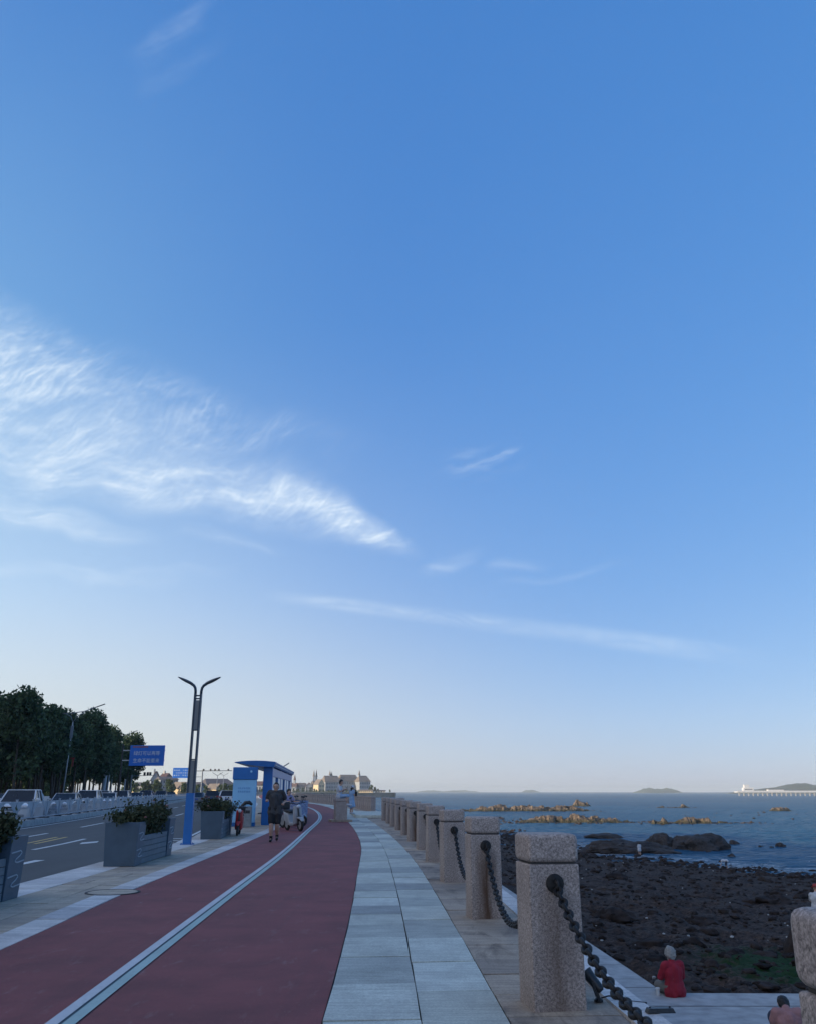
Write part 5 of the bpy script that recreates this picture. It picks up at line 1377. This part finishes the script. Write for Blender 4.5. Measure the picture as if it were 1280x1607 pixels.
# far trees between the houses
r = random.Random(31)
ftree = tree_proto(40, 9, 3.2, 1.6, 420, .75); ftree['label'] = 'small dark tree among the far houses'; ftree['group'] = 'far trees among the houses'
first = True
def far_tree(u, y, s, lab, z=-.2, g='far trees among the houses'):
    global first
    o = ftree if first else copy_tree(ftree); first = False
    o.location = (at(u, HOR, y).x, y, z); o.rotation_euler = (0, 0, r.random() * 6); o.scale = (s * r.uniform(.9, 1.3), s, s); o['label'] = lab; o['group'] = g
for u, s in ((223, .6), (229, .7), (243, .72), (249, .6), (265, .75), (270, .55), (288, .6), (296, .5), (322, .45), (346, .5), (352, .55), (300, .6), (236, .5), (212, .6), (205, .7), (196, .75), (308, .5), (360, .5), (415, .6), (432, .7), (446, .7)):
    far_tree(u, 440 + r.uniform(-25, 10), s, 'small dark tree among the town houses left of the bus shelter', g='far trees in front of the town')
for i in range(22):
    u = 452 + i * 5.6 + r.uniform(-2, 2); far_tree(u, 1185 + r.uniform(-8, 12), r.uniform(.42, .72) * (1 if u < 500 else .7), 'small dark tree on the far shore below the steep-roofed blocks', g='far trees along the bay')
for u, s in ((583, 1.0), (587, .75), (579, .7), (592, .5), (611, .4)): far_tree(u, 1178, s, 'dark tree near the tip of the far headland', g='far trees on the headland tip')
# green bank under the far blocks
mb = MB(); hump(mb, at(440, HOR, 1215).x, at(590, HOR, 1215).x, 1215, 70, 2.6, 3.1, 60, 8, -.6); struct(mb.build('headland', m_isl, smooth=True))

# ------------------------------------------------------------------ flowering shrubs in the planters
m_sh = m_leaf('shrub_leaves', (.028, .040, .018), (.10, .11, .055), .2); m_fl = mat('pink_petals', (.30, .13, .12), .7, .4, 30); m_twig = mat('twig', (.06, .04, .025), .9)
def shrub(label, loc, rz, n=3600, fl=26, seed=1, x0=-.25, x1=.25):
    r = random.Random(seed); t = thing('flowering_shrub', label, 'shrub', loc, rz, 'flowering shrubs in the planters')
    vs, fs = [], []; mbt = MB(); mf = []
    stems = []
    for k in range(70):
        y = r.uniform(.12, 3.35); z0 = .76 if (y < .6 or y > 2.85) else .5
        h = r.uniform(.12, .34) + (.5 - .0) * (0 if z0 > .6 else .55) + (.14 if r.random() < .15 else 0)
        b0 = Vector((r.uniform(-.22, .22), y, z0)); tp = b0 + Vector((r.gauss(0, .16), r.gauss(0, .16), h)); stems.append((b0, tp)); mbt.tube([b0, (b0 + tp) / 2 + Vector((r.gauss(0, .02), r.gauss(0, .02), .03)), tp], [.008, .006, .003], 4)
    for k in range(n):
        b0, tp = stems[r.randrange(70)]; f = r.random() ** .55; p = b0.lerp(tp, f) + Vector((r.gauss(0, .055), r.gauss(0, .055), r.gauss(0, .04)))
        leaf(vs, fs, p, .036 * r.uniform(.6, 1.4), r)
    mb = MB(); mb.add(vs, fs); mb.build('foliage', m_sh, t); mbt.build('stems', m_twig, t)
    for k in range(fl):
        b0, tp = stems[r.randrange(70)]; p = tp + Vector((r.gauss(0, .05), r.gauss(0, .05), r.uniform(-.06, .03))); mb = MB()
        for j in range(6):
            a = j * 1.047; d = Vector((cos(a), sin(a), .5)); mb.ell(p + d * .018, (.02, .02, .008), 6, 4, rot=d.to_track_quat('Z', 'Y').to_matrix())
        mb.build('flower', m_fl, t)
for o, lb, sd in ((pl_a, 'dense rose shrub with a few pink blooms in the planter at the left edge', 3), (pl_b, 'dark leafy shrub spilling over the planter in the middle', 9), (pl_c, 'dark shrub in the planter next to the kiosk', 14)):
    shrub(lb, Vector(o.location), o.rotation_euler.z, 6000, 14, sd)

# ------------------------------------------------------------------ people
SKIN = mat('skin', (.50, .31, .225), .55, .12, 5); HAIRB = mat('black_hair', (.012, .010, .010), .6, .3, 30, .5, .01); HAIRG = mat('grey_hair', (.34, .33, .30), .7, .3, 25, .8, .015)
def cap(mb, p0, r0, p1, r1, seg=12):
    p0, p1 = Vector(p0), Vector(p1); d = (p1 - p0); L = d.length; d = d / L if L > 1e-6 else Vector((0, 0, 1))
    pts, rs = [], []
    for k in (85, 60, 30): pts.append(p0 - d * r0 * sin(R(k))); rs.append(r0 * cos(R(k)))
    pts += [p0, p1]; rs += [r0, r1]
    for k in (30, 60, 85): pts.append(p1 + d * r1 * sin(R(k))); rs.append(r1 * cos(R(k)))
    mb.tube(pts, rs, seg)
def skinned(mb, name, m, parent, vox, it=6, wr=0.0, fq=9.0):
    me0 = bpy.data.meshes.new('tmp'); me0.from_pydata(mb.v, [], mb.f); me0.update()
    o = bpy.data.objects.new('tmp', me0); COL.objects.link(o)
    q = o.modifiers.new('r', 'REMESH'); q.mode = 'VOXEL'; q.voxel_size = vox; q.use_smooth_shade = True
    s = o.modifiers.new('s', 'SMOOTH'); s.iterations = it; s.factor = .5
    me = bpy.data.meshes.new_from_object(o.evaluated_get(bpy.context.evaluated_depsgraph_get())); bpy.data.objects.remove(o); bpy.data.meshes.remove(me0)
    if wr:                                           # folds in cloth, curls in hair
        co = [(v.co.copy(), v.normal.copy()) for v in me.vertices]
        for v, (c, n) in zip(me.vertices, co):
            q = noise.fractal(Vector((c.x * fq, c.y * fq, c.z * fq * .6)), .9, 2.1, 3)
            v.co = c + n * wr * q
    me.name = name; me.materials.clear(); me.materials.append(m); me.polygons.foreach_set('use_smooth', [True] * len(me.polygons))
    return link(name, me, parent)
def person(label, J, loc, rz, shirt, sleeve, bottom, leg, hairm, shoe, vox=.012, fat=1.0, dress=False, fingers=True, hair_long=False, hat=None, sock=None, face=False, scale=1.0, hem=0.0):
    """J: joints in metres, facing -Y.  sleeve / leg: how far down the limb the cloth reaches (0..2)"""
    J = {k: Vector(v) for k, v in J.items()}
    t = thing('person', label, 'person', loc, rz); t.scale = (scale,) * 3
    SM = (J['shL'] + J['shR']) / 2; HM = (J['hipL'] + J['hipR']) / 2; side = (J['shL'] - J['shR']).normalized(); upv = (SM - HM).normalized(); fwd = side.cross(upv).normalized()
    if fwd.dot(J.get('look', Vector((0, -1, 0)))) < 0: fwd = -fwd
    def torso(mb, g):
        for s in (-1, 1):
            sh = J['shL'] if s > 0 else J['shR']; hp = J['hipL'] if s > 0 else J['hipR']
            c1 = SM + side * s * .075 - upv * .13; wv = HM + side * s * .065 + upv * .16
            cap(mb, sh - side * s * .015 - upv * .01, .056 * fat + g, SM + side * s * .05 - upv * .02, .066 + g)
            cap(mb, c1, .103 * fat + g, wv, .088 * fat + g); cap(mb, wv, .088 * fat + g, hp + upv * .02, .098 * fat + g)
        cap(mb, SM - upv * .09 - fwd * .035, .095 * fat + g * .6, HM + upv * .10 - fwd * .03, .10 * fat + g * .6)
        cap(mb, SM - upv * .12 + fwd * .03, .09 * fat + g, HM + upv * .12 + fwd * .02 * fat, .088 * fat + g)
    mb = MB(); torso(mb, 0)
    H = J['head']; f = J.get('look', Vector((0, -1, 0))).normalized(); hu = (H - SM - fwd * .02).normalized()
    hs = f.cross(hu).normalized()
    cap(mb, SM + upv * .01, .062, H - hu * .06, .052)
    cap(mb, H + hu * .035 - f * .012, .086, H + hu * .03 + f * .02, .082); cap(mb, H - hu * .005 + f * .012, .072, H - hu * .075 + f * .035, .050)
    cap(mb, H + f * .088 + hu * .005, .011, H + f * .103 - hu * .022, .015)
    for s in (-1, 1): cap(mb, H + hs * s * .083 + hu * .012 - f * .005, .015, H + hs * s * .080 - hu * .02, .010)
    for S, s in (('L', 1), ('R', -1)):
        sh, el, wr = J['sh' + S], J['el' + S], J['wr' + S]
        cap(mb, sh, .052 * fat, el, .038); cap(mb, el, .038, wr, .026)
        hd = J.get('hd' + S, (wr - el).normalized()).normalized(); cu = J.get('cu' + S, fwd).normalized(); cu = (cu - hd * cu.dot(hd)).normalized(); ws = hd.cross(cu).normalized()
        for q in (-.022, 0, .022): cap(mb, wr + hd * .02 + ws * q * .7, .017, wr + hd * .085 + ws * q, .014)
        if fingers:
            for k, (q, l) in enumerate(((-.030, .062), (-.010, .072), (.010, .068), (.030, .052))):
                b0 = wr + hd * .088 + ws * q; m1 = b0 + (hd * .75 + cu * .6).normalized() * l * .5; m2 = m1 + (hd * .05 + cu).normalized() * l * .35; m3 = m2 + (cu * .6 - hd * .7).normalized() * l * .3
                cap(mb, b0, .0095, m1, .009, 8); cap(mb, m1, .009, m2, .0085, 8); cap(mb, m2, .0085, m3, .0075, 8)
            tb = wr + hd * .035 - ws * .026; t1 = tb + (hd * .5 - ws * .6 + cu * .5).normalized() * .04; cap(mb, tb, .013, t1, .011, 8); cap(mb, t1, .011, t1 + (hd * .6 + cu * .7).normalized() * .03, .009, 8)
        else: cap(mb, wr + hd * .08, .024, wr + hd * .12 + cu * .03, .018)
        hp, kn, an, to = J['hip' + S], J['kn' + S], J['an' + S], J['to' + S]
        cap(mb, hp, .088 * fat, kn, .055); cap(mb, kn, .056 * fat, kn.lerp(an, .35), .058 * fat); cap(mb, kn.lerp(an, .35), .058 * fat, an, .037); cap(mb, an - (to - an) * .25, .036, to, .030)
    skinned(mb, 'body', SKIN, t, vox)
    if dress:
        mb = MB(); torso(mb, .016)
        for k in range(10):
            a = k * .628; d = side * cos(a) * .10 + fwd * sin(a) * .07; e = side * cos(a) * .20 + fwd * sin(a) * .16
            cap(mb, HM + upv * .16 + d * .8, .05, HM - upv * .42 + e, .045)
        cap(mb, HM, .15, HM - upv * .40, .17)
        for S in 'LR': cap(mb, J['sh' + S], .062, J['sh' + S].lerp(J['el' + S], min(1, sleeve)), .055)
        skinned(mb, 'dress', shirt, t, vox, 6, .012, 8)
    else:
        mb = MB(); torso(mb, .017)
        for s in (-1, 1): cap(mb, HM + side * s * .075 + upv * .1, .10 * fat + .018, HM + side * s * .08 - upv * (.02 + hem), .105 * fat + .036)
        cap(mb, HM + upv * .16 - fwd * .02, .115 * fat, HM - fwd * .03 + upv * .01, .135 * fat)
        cap(mb, SM - upv * .02, .085, SM + upv * .045 + fwd * .005, .068)
        for S in 'LR':
            sh, el, wr = J['sh' + S], J['el' + S], J['wr' + S]; cap(mb, sh, .062 * fat + .006, sh.lerp(el, min(1, sleeve)), .052 * fat + .010)
            if sleeve > 1: cap(mb, el, .05, el.lerp(wr, sleeve - 1), .038)
        skinned(mb, 'shirt', shirt, t, vox, 6, .016, 8)
        mb = MB()
        for S in 'LR':
            hp, kn, an = J['hip' + S], J['kn' + S], J['an' + S]; cap(mb, hp + upv * .05, .102 * fat + .012, HM + upv * .02, .10 * fat + .012)
            cap(mb, hp, .100 * fat + .010, hp.lerp(kn, min(1, leg)), .072 * fat + .016)
            if leg > 1: cap(mb, kn, .070, kn.lerp(an, leg - 1), .052)
        skinned(mb, 'shorts' if leg < 1.3 else 'trousers', bottom, t, vox, 6, .010, 9)
    for S in 'LR':
        an, to = J['an' + S], J['to' + S]; kn = J['kn' + S]; mb = MB(); d = to - an
        cap(mb, an - d * .22 - (kn - an).normalized() * .028, .043, to - Vector((0, 0, .0)), .040); cap(mb, an - d * .1, .045, an + (kn - an).normalized() * .02, .045); sh_ = skinned(mb, 'shoe', shoe, t, vox, 3)
        if sock: mb = MB(); cap(mb, an, .046, an.lerp(kn, .24), .050); skinned(mb, 'sock', sock, t, vox, 3)
    if hat is None or hair_long:
        mb = MB(); cap(mb, H + hu * .060 - f * .025, .086, H + hu * .068 - f * .002, .078)
        cap(mb, H + hu * .03 - f * .045, .084, H - hu * .045 - f * .042, .068)
        for s in (-1, 1): cap(mb, H + hu * .04 + hs * s * .03 - f * .02, .066, H + hu * .0 + hs * s * .036 - f * .03, .055)
        if hair_long: cap(mb, H - f * .06, .075, H - hu * .22 - f * .07, .06)
        if hairm is HAIRG: cap(mb, H + hu * .030 - f * .02, .108, H - hu * .02 - f * .035, .098)
        skinned(mb, 'hair', hairm, t, vox, 3, .022 if hairm is HAIRG else .011, 26)
    if hat:
        mb = MB(); M = hu.to_track_quat('Z', 'Y').to_matrix(); mb.lathe([(.155, -.005), (.155, .0), (.10, .03), (.097, .09), (.07, .12), (.0, .125)], H + hu * .03 - f * .005, 18, rot=M); mb.build('hat', hat, t, smooth=True, sharp=50)
    if face:
        for s in (-1, 1):
            mb = MB(); mb.ell(H + f * .088 + hs * s * .032 + hu * .018, (.012, .008, .007), 8, 6); mb.build('eye', HAIRB, t, smooth=True)
        mb = MB(); mb.ell(H + f * .083 - hu * .052, (.022, .008, .005), 8, 6); mb.build('mouth', mat('lips', (.25, .10, .08), .5), t, smooth=True)
    return t
C_ = lambda n, c: mat(n, c, .85, .16, 6, .4, .01)
c_dgrey = C_('dark_grey_shirt', (.050, .052, .056)); c_black = C_('black_cloth', (.012, .012, .014)); c_red = C_('crimson_shirt', (.30, .012, .028)); c_pink = C_('dusty_pink_shirt', (.34, .17, .16))
c_white = C_('white_shirt', (.52, .54, .57)); c_lblue = C_('pale_blue_cloth', (.26, .40, .58)); c_lilac = C_('lilac_shirt', (.28, .25, .38)); c_beige = C_('grey_beige_cloth', (.16, .15, .13)); c_jean = C_('blue_jeans', (.05, .08, .15)); c_redhat = C_('red_cap', (.34, .05, .04)); c_navyc = C_('navy_cloth', (.03, .04, .07))
# the runner
JR = dict(head=(0, -.06, 1.575), look=(0, -1, .0), shL=(.185, -.02, 1.42), shR=(-.185, -.03, 1.42), elL=(.285, .13, 1.18), elR=(-.29, .12, 1.17), wrL=(.235, -.11, 1.09), wrR=(-.235, -.10, 1.19),
          hipL=(.09, 0, .90), hipR=(-.09, 0, .90), knL=(.085, -.10, .49), knR=(-.09, -.16, .50), anL=(.075, .14, .13), anR=(-.085, -.10, .075), toL=(.08, .01, .065), toR=(-.09, -.26, .035))
p = gp(429, 1321); person('man jogging toward the camera in a dark grey tee shirt and black shorts', JR, (p.x, p.y, .0), .06, c_dgrey, .62, c_black, .80, HAIRB, c_black, .0085, 1.24, sock=c_black, face=True, scale=1.0, hem=.05)
# woman in red on the edge of the lower walkway, seen from behind
JS = dict(head=(0, -.075, .735), look=(.1, -1, -.2), shL=(.165, -.01, .565), shR=(-.165, -.01, .565), elL=(.23, -.10, .33), elR=(-.24, -.08, .32), wrL=(.10, -.27, .28), wrR=(-.12, -.27, .25),
          hipL=(.09, 0, .11), hipR=(-.09, 0, .11), knL=(.11, -.42, .13), knR=(-.11, -.42, .13), anL=(.10, -.47, -.27), anR=(-.10, -.46, -.27), toL=(.10, -.61, -.31), toR=(-.10, -.60, -.31))
person('grey-haired woman in a crimson shirt seated on the lower walkway edge, from behind', JS, (5.24, 18.84, LOW), pi + .25, c_red, 1.0, c_beige, 1.8, HAIRG, c_black, .0085, 1.08, hem=.02)
t = thing('cup', 'small white cup standing on the walkway left of the woman in red', 'cup', (4.92, 18.9, LOW)); mb = MB(); mb.lathe([(.032, 0), (.042, .12)], (0, 0, 0), 14); mb.build('body', m_white, t, smooth=True, sharp=40); mb = MB(); mb.lathe([(.046, .12), (.046, .135), (.03, .14)], (0, 0, 0), 14); mb.build('lid', m_white, t)
JP = dict(JS); JP.update(head=(0, -.10, .76), knL=(.14, -.34, .40), knR=(-.14, -.34, .40), anL=(.11, -.52, .08), anR=(-.11, -.52, .08), toL=(.11, -.66, .04), toR=(-.11, -.66, .04), wrL=(.10, -.36, .34), wrR=(-.10, -.36, .34))
JK = dict(JP); JK.update(head=(0, -.21, .60), look=(0, -.8, -.6), shL=(.17, -.07, .52), shR=(-.17, -.07, .52))
person('person in a dusty pink shirt seated on the lower walkway, cut by the bottom edge', JK, (5.95, 15.1, LOW), pi - .1, c_pink, .7, c_navyc, 1.8, HAIRB, c_black, .010, 1.15)
# person in white sitting on the stout pillar, looking at a phone
JT = dict(JS); JT.update(look=(0, -1, -.45), head=(0, -.09, .78), wrL=(.06, -.30, .46), wrR=(-.06, -.30, .46), elL=(.21, -.10, .33), elR=(-.21, -.10, .33), hdL=(0, -1, .3), hdR=(0, -1, .3))
person('person in a white shirt sitting on the stout pillar, looking at a phone', JT, (-3.5, 45.3, 1.105), pi / 2 - .2, c_white, .7, c_lblue, 1.0, HAIRB, c_white, .014, 1.05)
d = Matrix.Rotation(pi / 2 - .2, 3, 'Z') @ Vector((0, -.40, .50)); t = thing('phone', 'dark phone held by the person sitting on the pillar', 'phone', Vector((-3.5, 45.3, 1.105)) + d, pi / 2 - .2)
mb = MB(); mb.box((0, 0, 0), (.075, .01, .15), rot=Matrix.Rotation(-.5, 3, 'X')); mb.build('case', m_blk, t, bevel=.003); mb = MB(); mb.box((0, .006, 0), (.066, .004, .135), rot=Matrix.Rotation(-.5, 3, 'X')); mb.build('screen', m_cglass, t)
JW = dict(head=(0, -.03, 1.50), look=(0, -1, -.2), shL=(.16, 0, 1.33), shR=(-.16, 0, 1.33), elL=(.22, -.02, 1.08), elR=(-.22, -.02, 1.08), wrL=(.12, -.20, 1.16), wrR=(-.12, -.20, 1.16), hipL=(.085, 0, .86), hipR=(-.085, 0, .86),
          knL=(.085, -.01, .47), knR=(-.085, -.01, .47), anL=(.085, .02, .07), anR=(-.085, .02, .07), toL=(.10, -.13, .03), toR=(-.10, -.13, .03))
p = Vector((-3.42, 54.2, .16)); person('woman in a pale blue dress and white hat standing behind the stout pillar', JW, p, 2.3, c_lblue, .6, None, 0, HAIRB, c_white, .014, dress=True, hair_long=True, hat=c_white)
t = thing('shoulder_bag', 'small black bag on the shoulder of the woman in the pale blue dress', 'bag', p + Vector((.24, -.04, 1.02)), .3)
mb = MB(); mb.box((0, 0, .12), (.11, .26, .24), taper=.9); mb.build('pouch', c_black, t, bevel=.03); mb = MB(); mb.tube([(0, -.1, .22), (-.03, -.06, .34), (-.07, 0, .38), (-.03, .06, .34), (0, .1, .22)], .012, 6); mb.build('strap', c_black, t)
# people on the shore
JB = dict(JW); JB.update(elL=(.21, -.05, 1.06), wrL=(.14, -.26, 1.14), elR=(-.21, -.05, 1.06), wrR=(-.14, -.26, 1.14))
p = gp(1002, 1344, SEA); person('person in white standing bare-legged in the shallows before the jagged rock', JB, (p.x, p.y, SEA - .06), pi + .2, c_white, .8, c_white, .55, HAIRB, SKIN, .022, 1.1, fingers=False, hem=.12, scale=1.0)
JC = dict(head=(0, -.62, .74), look=(0, -.6, -.8), shL=(.17, -.45, .82), shR=(-.17, -.45, .82), elL=(.22, -.52, .52), elR=(-.22, -.52, .52), wrL=(.10, -.62, .30), wrR=(-.10, -.62, .30), hipL=(.1, .02, .78), hipR=(-.1, .02, .78), knL=(.12, -.10, .42), knR=(-.12, -.10, .42), anL=(.12, .05, .07), anR=(-.12, .05, .07), toL=(.13, -.12, .03), toR=(-.13, -.12, .03))
p = gp(1139, 1364, SEA); person('person in a white top bending over to pick things at the water line', JC, (p.x, p.y, max(SEA, beach_h(p.x, p.y)) - .03), -pi / 2 - .3, c_white, .8, c_navyc, 1.7, HAIRB, c_black, .022, 1.1, fingers=False)
y = 33.0; q = at(1270, 1388, y); px_, hz = q.x + .12, q.z - .92
gz_ = beach_h(px_, y)
rock_mesh('boulder', (px_, y, gz_ - .1), (2.7, 2.2, max(.3, hz - gz_ + .12)), m_stone, 91, 4, .2, 'dark boulder carrying the seated person in a red cap at the right edge', 'boulder', 'boulders on the dark shore')
person('person in a red cap and white shirt sitting on a boulder at the right edge', JP, (px_, y, hz + .02), pi / 2 + .9, c_white, .8, c_jean, 1.8, HAIRB, c_black, .014, 1.05, hat=c_redhat)

# ------------------------------------------------------------------ scooters
S_white = mat('scooter_white_shell', (.32, .34, .36), .35, .1, 3); S_red = mat('scooter_red_shell', (.40, .018, .020), .35, .1, 3); S_seat = mat('black_vinyl', (.02, .02, .021), .55, .2)
def m_quilt():
    m = bpy.data.materials.new('patterned_wind_quilt'); nt, b = nodes(m); v = coords(nt)
    ch = nt.nodes.new('ShaderNodeTexVoronoi'); ch.inputs['Scale'].default_value = 16; nt.links.new(v, ch.inputs['Vector'])
    nt.links.new(ramp(nt, ch.outputs['Distance'], [(.25, (.06, .10, .26)), (.42, (.42, .46, .55)), (.75, (.16, .22, .40))]), b.inputs['Base Color']); b.inputs['Roughness'].default_value = .8; return m
S_quilt = m_quilt()
def make_scooter(label, quilt=True):
    t = thing('parked_scooter', label, 'scooter'); RM = Matrix.Rotation(pi / 2, 3, 'Y')
    for y, nm in ((-.62, 'wheel'), (.60, 'wheel')):
        wl = thing(nm, None, None); wl.parent = t; KIDS.setdefault(t.name, []).append(wl)
        mb = MB(); mb.torus((0, y, .235), .185, .052, rot=RM, seg=26, rs=10); mb.build('tyre', m_tyre, wl, smooth=True)
        mb = MB(); mb.lathe([(.14, -.03), (.06, -.045), (.06, .045), (.14, .03)], (0, y, .235), 18, rot=RM)
        for k in range(5): a = k * 1.257; mb.bar((0, y, .235), (0, y + .15 * cos(a), .235 + .15 * sin(a)), .025, .03)
        mb.build('rim', m_rim, wl)
    mb = MB(); mb.add(*loft([(-.47, .10, .28, .90), (-.40, .17, .26, .93), (-.34, .17, .22, .80), (-.30, .15, .20, .45), (-.25, .14, .20, .32), (.08, .15, .20, .32), (.14, .16, .22, .55), (.24, .17, .26, .66), (.50, .16, .36, .68), (.74, .09, .48, .66)]))
    mb.build('body_shell', S_white, t, bevel=.03, bseg=2, sharp=45)
    mb = MB(); mb.add(*loft([(-.84, .05, .36, .40), (-.72, .085, .45, .50), (-.55, .09, .47, .53), (-.45, .08, .42, .50)])); mb.build('front_mudguard', S_white, t, bevel=.015)
    mb = MB(); mb.add(*loft([(.10, .10, .66, .72), (.2, .15, .68, .77), (.45, .16, .69, .78), (.72, .11, .70, .78)])); mb.build('seat', S_seat, t, bevel=.03, sharp=50)
    mb = MB(); mb.tube([(-.36, -.34, 1.02), (-.20, -.40, 1.03), (0, -.45, .98), (.20, -.40, 1.03), (.36, -.34, 1.02)], .017, 8); mb.tube([(0, -.43, .98), (0, -.52, .6), (0, -.60, .3)], .03, 8)
    mb.bar((-.07, -.62, .235), (-.07, -.53, .55), .03); mb.bar((.07, -.62, .235), (.07, -.53, .55), .03); mb.build('handlebar', m_blk, t, smooth=True, sharp=40)
    for s in (-1, 1):
        mb = MB(); mb.tube([(s * .22, -.40, 1.03), (s * .27, -.40, 1.18)], .008, 6); mb.ell((s * .28, -.40, 1.22), (.055, .015, .035), 10, 6); mb.build('mirror', m_blk, t, smooth=True)
    mb = MB(); mb.ell((0, -.50, .90), (.085, .05, .07), 14, 8); mb.build('headlight', m_hl, t, smooth=True)
    mb = MB(); mb.box((0, .78, .60), (.16, .05, .07)); mb.build('tail_light', m_tl, t, bevel=.01)
    mb = MB(); mb.box((0, .80, .92), (.34, .30, .26)); mb.build('top_box', m_blk, t, bevel=.03)
    if quilt:
        vs = []; fs = []
        for i in range(9):
            for j in range(7):
                x = -.36 + .72 * i / 8; z = .42 + .62 * j / 6; yy_ = -.60 + .22 * (abs(x) / .36) ** 2 - .10 * (j / 6) + .02 * sin(i * 2.1 + j); vs.append((x, yy_, z))
        for i in range(8):
            for j in range(6): a = i * 7 + j; fs.append((a, a + 1, a + 8, a + 7))
        n = len(vs); vs += [(x, y + .03, z) for x, y, z in vs]; fs += [tuple(reversed([q + n for q in f])) for f in fs[:48]]
        for i in range(8): fs += [(i * 7, (i + 1) * 7, n + (i + 1) * 7, n + i * 7), (i * 7 + 6, n + i * 7 + 6, n + (i + 1) * 7 + 6, (i + 1) * 7 + 6)]
        for j in range(6): fs += [(j, n + j, n + j + 1, j + 1), (56 + j, 57 + j, n + 57 + j, n + 56 + j)]
        mb = MB(); mb.add(vs, fs); mb.build('wind_quilt', S_quilt, t, smooth=True, sharp=60)
    return t
def loft(secs):
    vs = []; fs = []
    for y, w, z0, z1 in secs: vs += [(-w, y, z0), (w, y, z0), (w, y, z1), (-w, y, z1)]
    n = len(secs)
    for i in range(n - 1):
        for k in range(4): fs.append((i * 4 + k, i * 4 + (k + 1) % 4, i * 4 + 4 + (k + 1) % 4, i * 4 + 4 + k))
    return vs, fs + [(3, 2, 1, 0), tuple(range(4 * n - 4, 4 * n))]
GS = 'scooters parked along the left edge of the track'
sc_ = make_scooter('second parked scooter behind the jogger, with a patterned quilt over its front'); sc_['group'] = GS; sc_.location = (-4.85, 37.4, .004); sc_.rotation_euler = (0, -.06, .75)
sp0 = make_scooter('nearest parked scooter, white and without a quilt, just behind the jogger', quilt=False); sp0['group'] = GS; sp0.location = (-4.42, 34.9, .004); sp0.rotation_euler = (0, -.08, .55)
copy_tree(sp0, label='third parked scooter in the row behind the jogger, grey', loc=(-5.15, 39.6, .004), rz=1.05, swap={'scooter_white_shell': P_grey})
copy_tree(sc_, label='fourth parked scooter in the row behind the jogger, with a quilt', loc=(-5.25, 42.4, .004), rz=.5)
copy_tree(sp0, label='farthest parked scooter in the row behind the jogger', loc=(-5.85, 46.4, .004), rz=.85, swap={'scooter_white_shell': P_blue})
copy_tree(sp0, label='dark parked scooter close to the shelter columns', loc=(-5.8, 44.0, .004), rz=.3, swap={'scooter_white_shell': P_black})
rs = make_scooter('small red scooter parked facing the camera in front of the grey bin', quilt=False); rs['group'] = None; del rs['group']
for ch in kids(rs):
    if ch.name.split('.')[0] in ('body_shell', 'front_mudguard'): ch.data.materials.clear(); ch.data.materials.append(S_red)
rs.location = (-5.92, 31.5, .004); rs.rotation_euler = (0, .05, .12); rs.scale = (.72, .9, .90)
JQ = dict(JS); JQ.update(look=(.2, -1, -.35), elL=(.24, -.16, .36), elR=(-.24, -.16, .36), wrL=(.22, -.40, .36), wrR=(-.22, -.40, .36), knL=(.15, -.36, .0), knR=(-.15, -.36, .0), anL=(.14, -.32, -.40), anR=(-.14, -.32, -.40), toL=(.14, -.46, -.44), toR=(-.14, -.46, -.44))
q = Matrix.Rotation(.75, 3, 'Z') @ Vector((0, .32, .68)) + Vector((-4.85, 37.4, 0)); person('dark-haired person in a lilac shirt sitting on a parked scooter behind the jogger', JQ, q, .75, c_lilac, .7, c_navyc, 1.8, HAIRB, c_black, .013, 1.0)

# litter and wrack at the foot of the walkway
m_drift = mat('bleached_driftwood', (.20, .175, .14), .9, .35, 9, .5, .01); m_bag = mat('pale_plastic', (.50, .55, .58), .4, .2, 6)
for i, (x, y, L, a) in enumerate([(6.6, 20.2, 1.5, .3), (7.8, 20.5, 2.2, -.15), (9.0, 20.0, 1.2, .5), (9.9, 21.0, 1.7, .1), (8.4, 21.9, 1.3, -.5)]):
    z = beach_h(x, y) + .10; d = Vector((cos(a), sin(a), rnd.uniform(-.06, .06))) * L / 2; c = Vector((x, y, z)); mb = MB()
    mb.tube([c - d, c - d * .3 + Vector((0, .06, .05)), c + d * .4 + Vector((0, -.04, .03)), c + d], [.022, .045, .04, .012], 7)
    mb.tube([c, c + d * .3 + Vector((-.1, .25, .15))], [.025, .008], 6); o = mb.build('driftwood', m_drift, smooth=True)
    tag(o, ['short bleached branch nearest the woman in red', 'longest bleached branch among the wrack below the walkway', 'crooked bleached branch in the middle of the wrack', 'bleached branch farther out near the green weed', 'bleached branch lying across the wrack, seen behind the others'][i], 'driftwood', 'driftwood below the walkway')
for x, y, s, lb in ((10.2, 21.6, .28, 'crumpled pale plastic bag on the shore near the right edge'), (5.6, 23.5, .16, 'small crumpled pale bag on the shore left of the woman in red')):
    rock_mesh('plastic_bag', (x, y, beach_h(x, y) + .04), (s * 2, s * 1.4, s * .6), m_bag, 60 + x, 3, .6, lb, 'plastic bag')
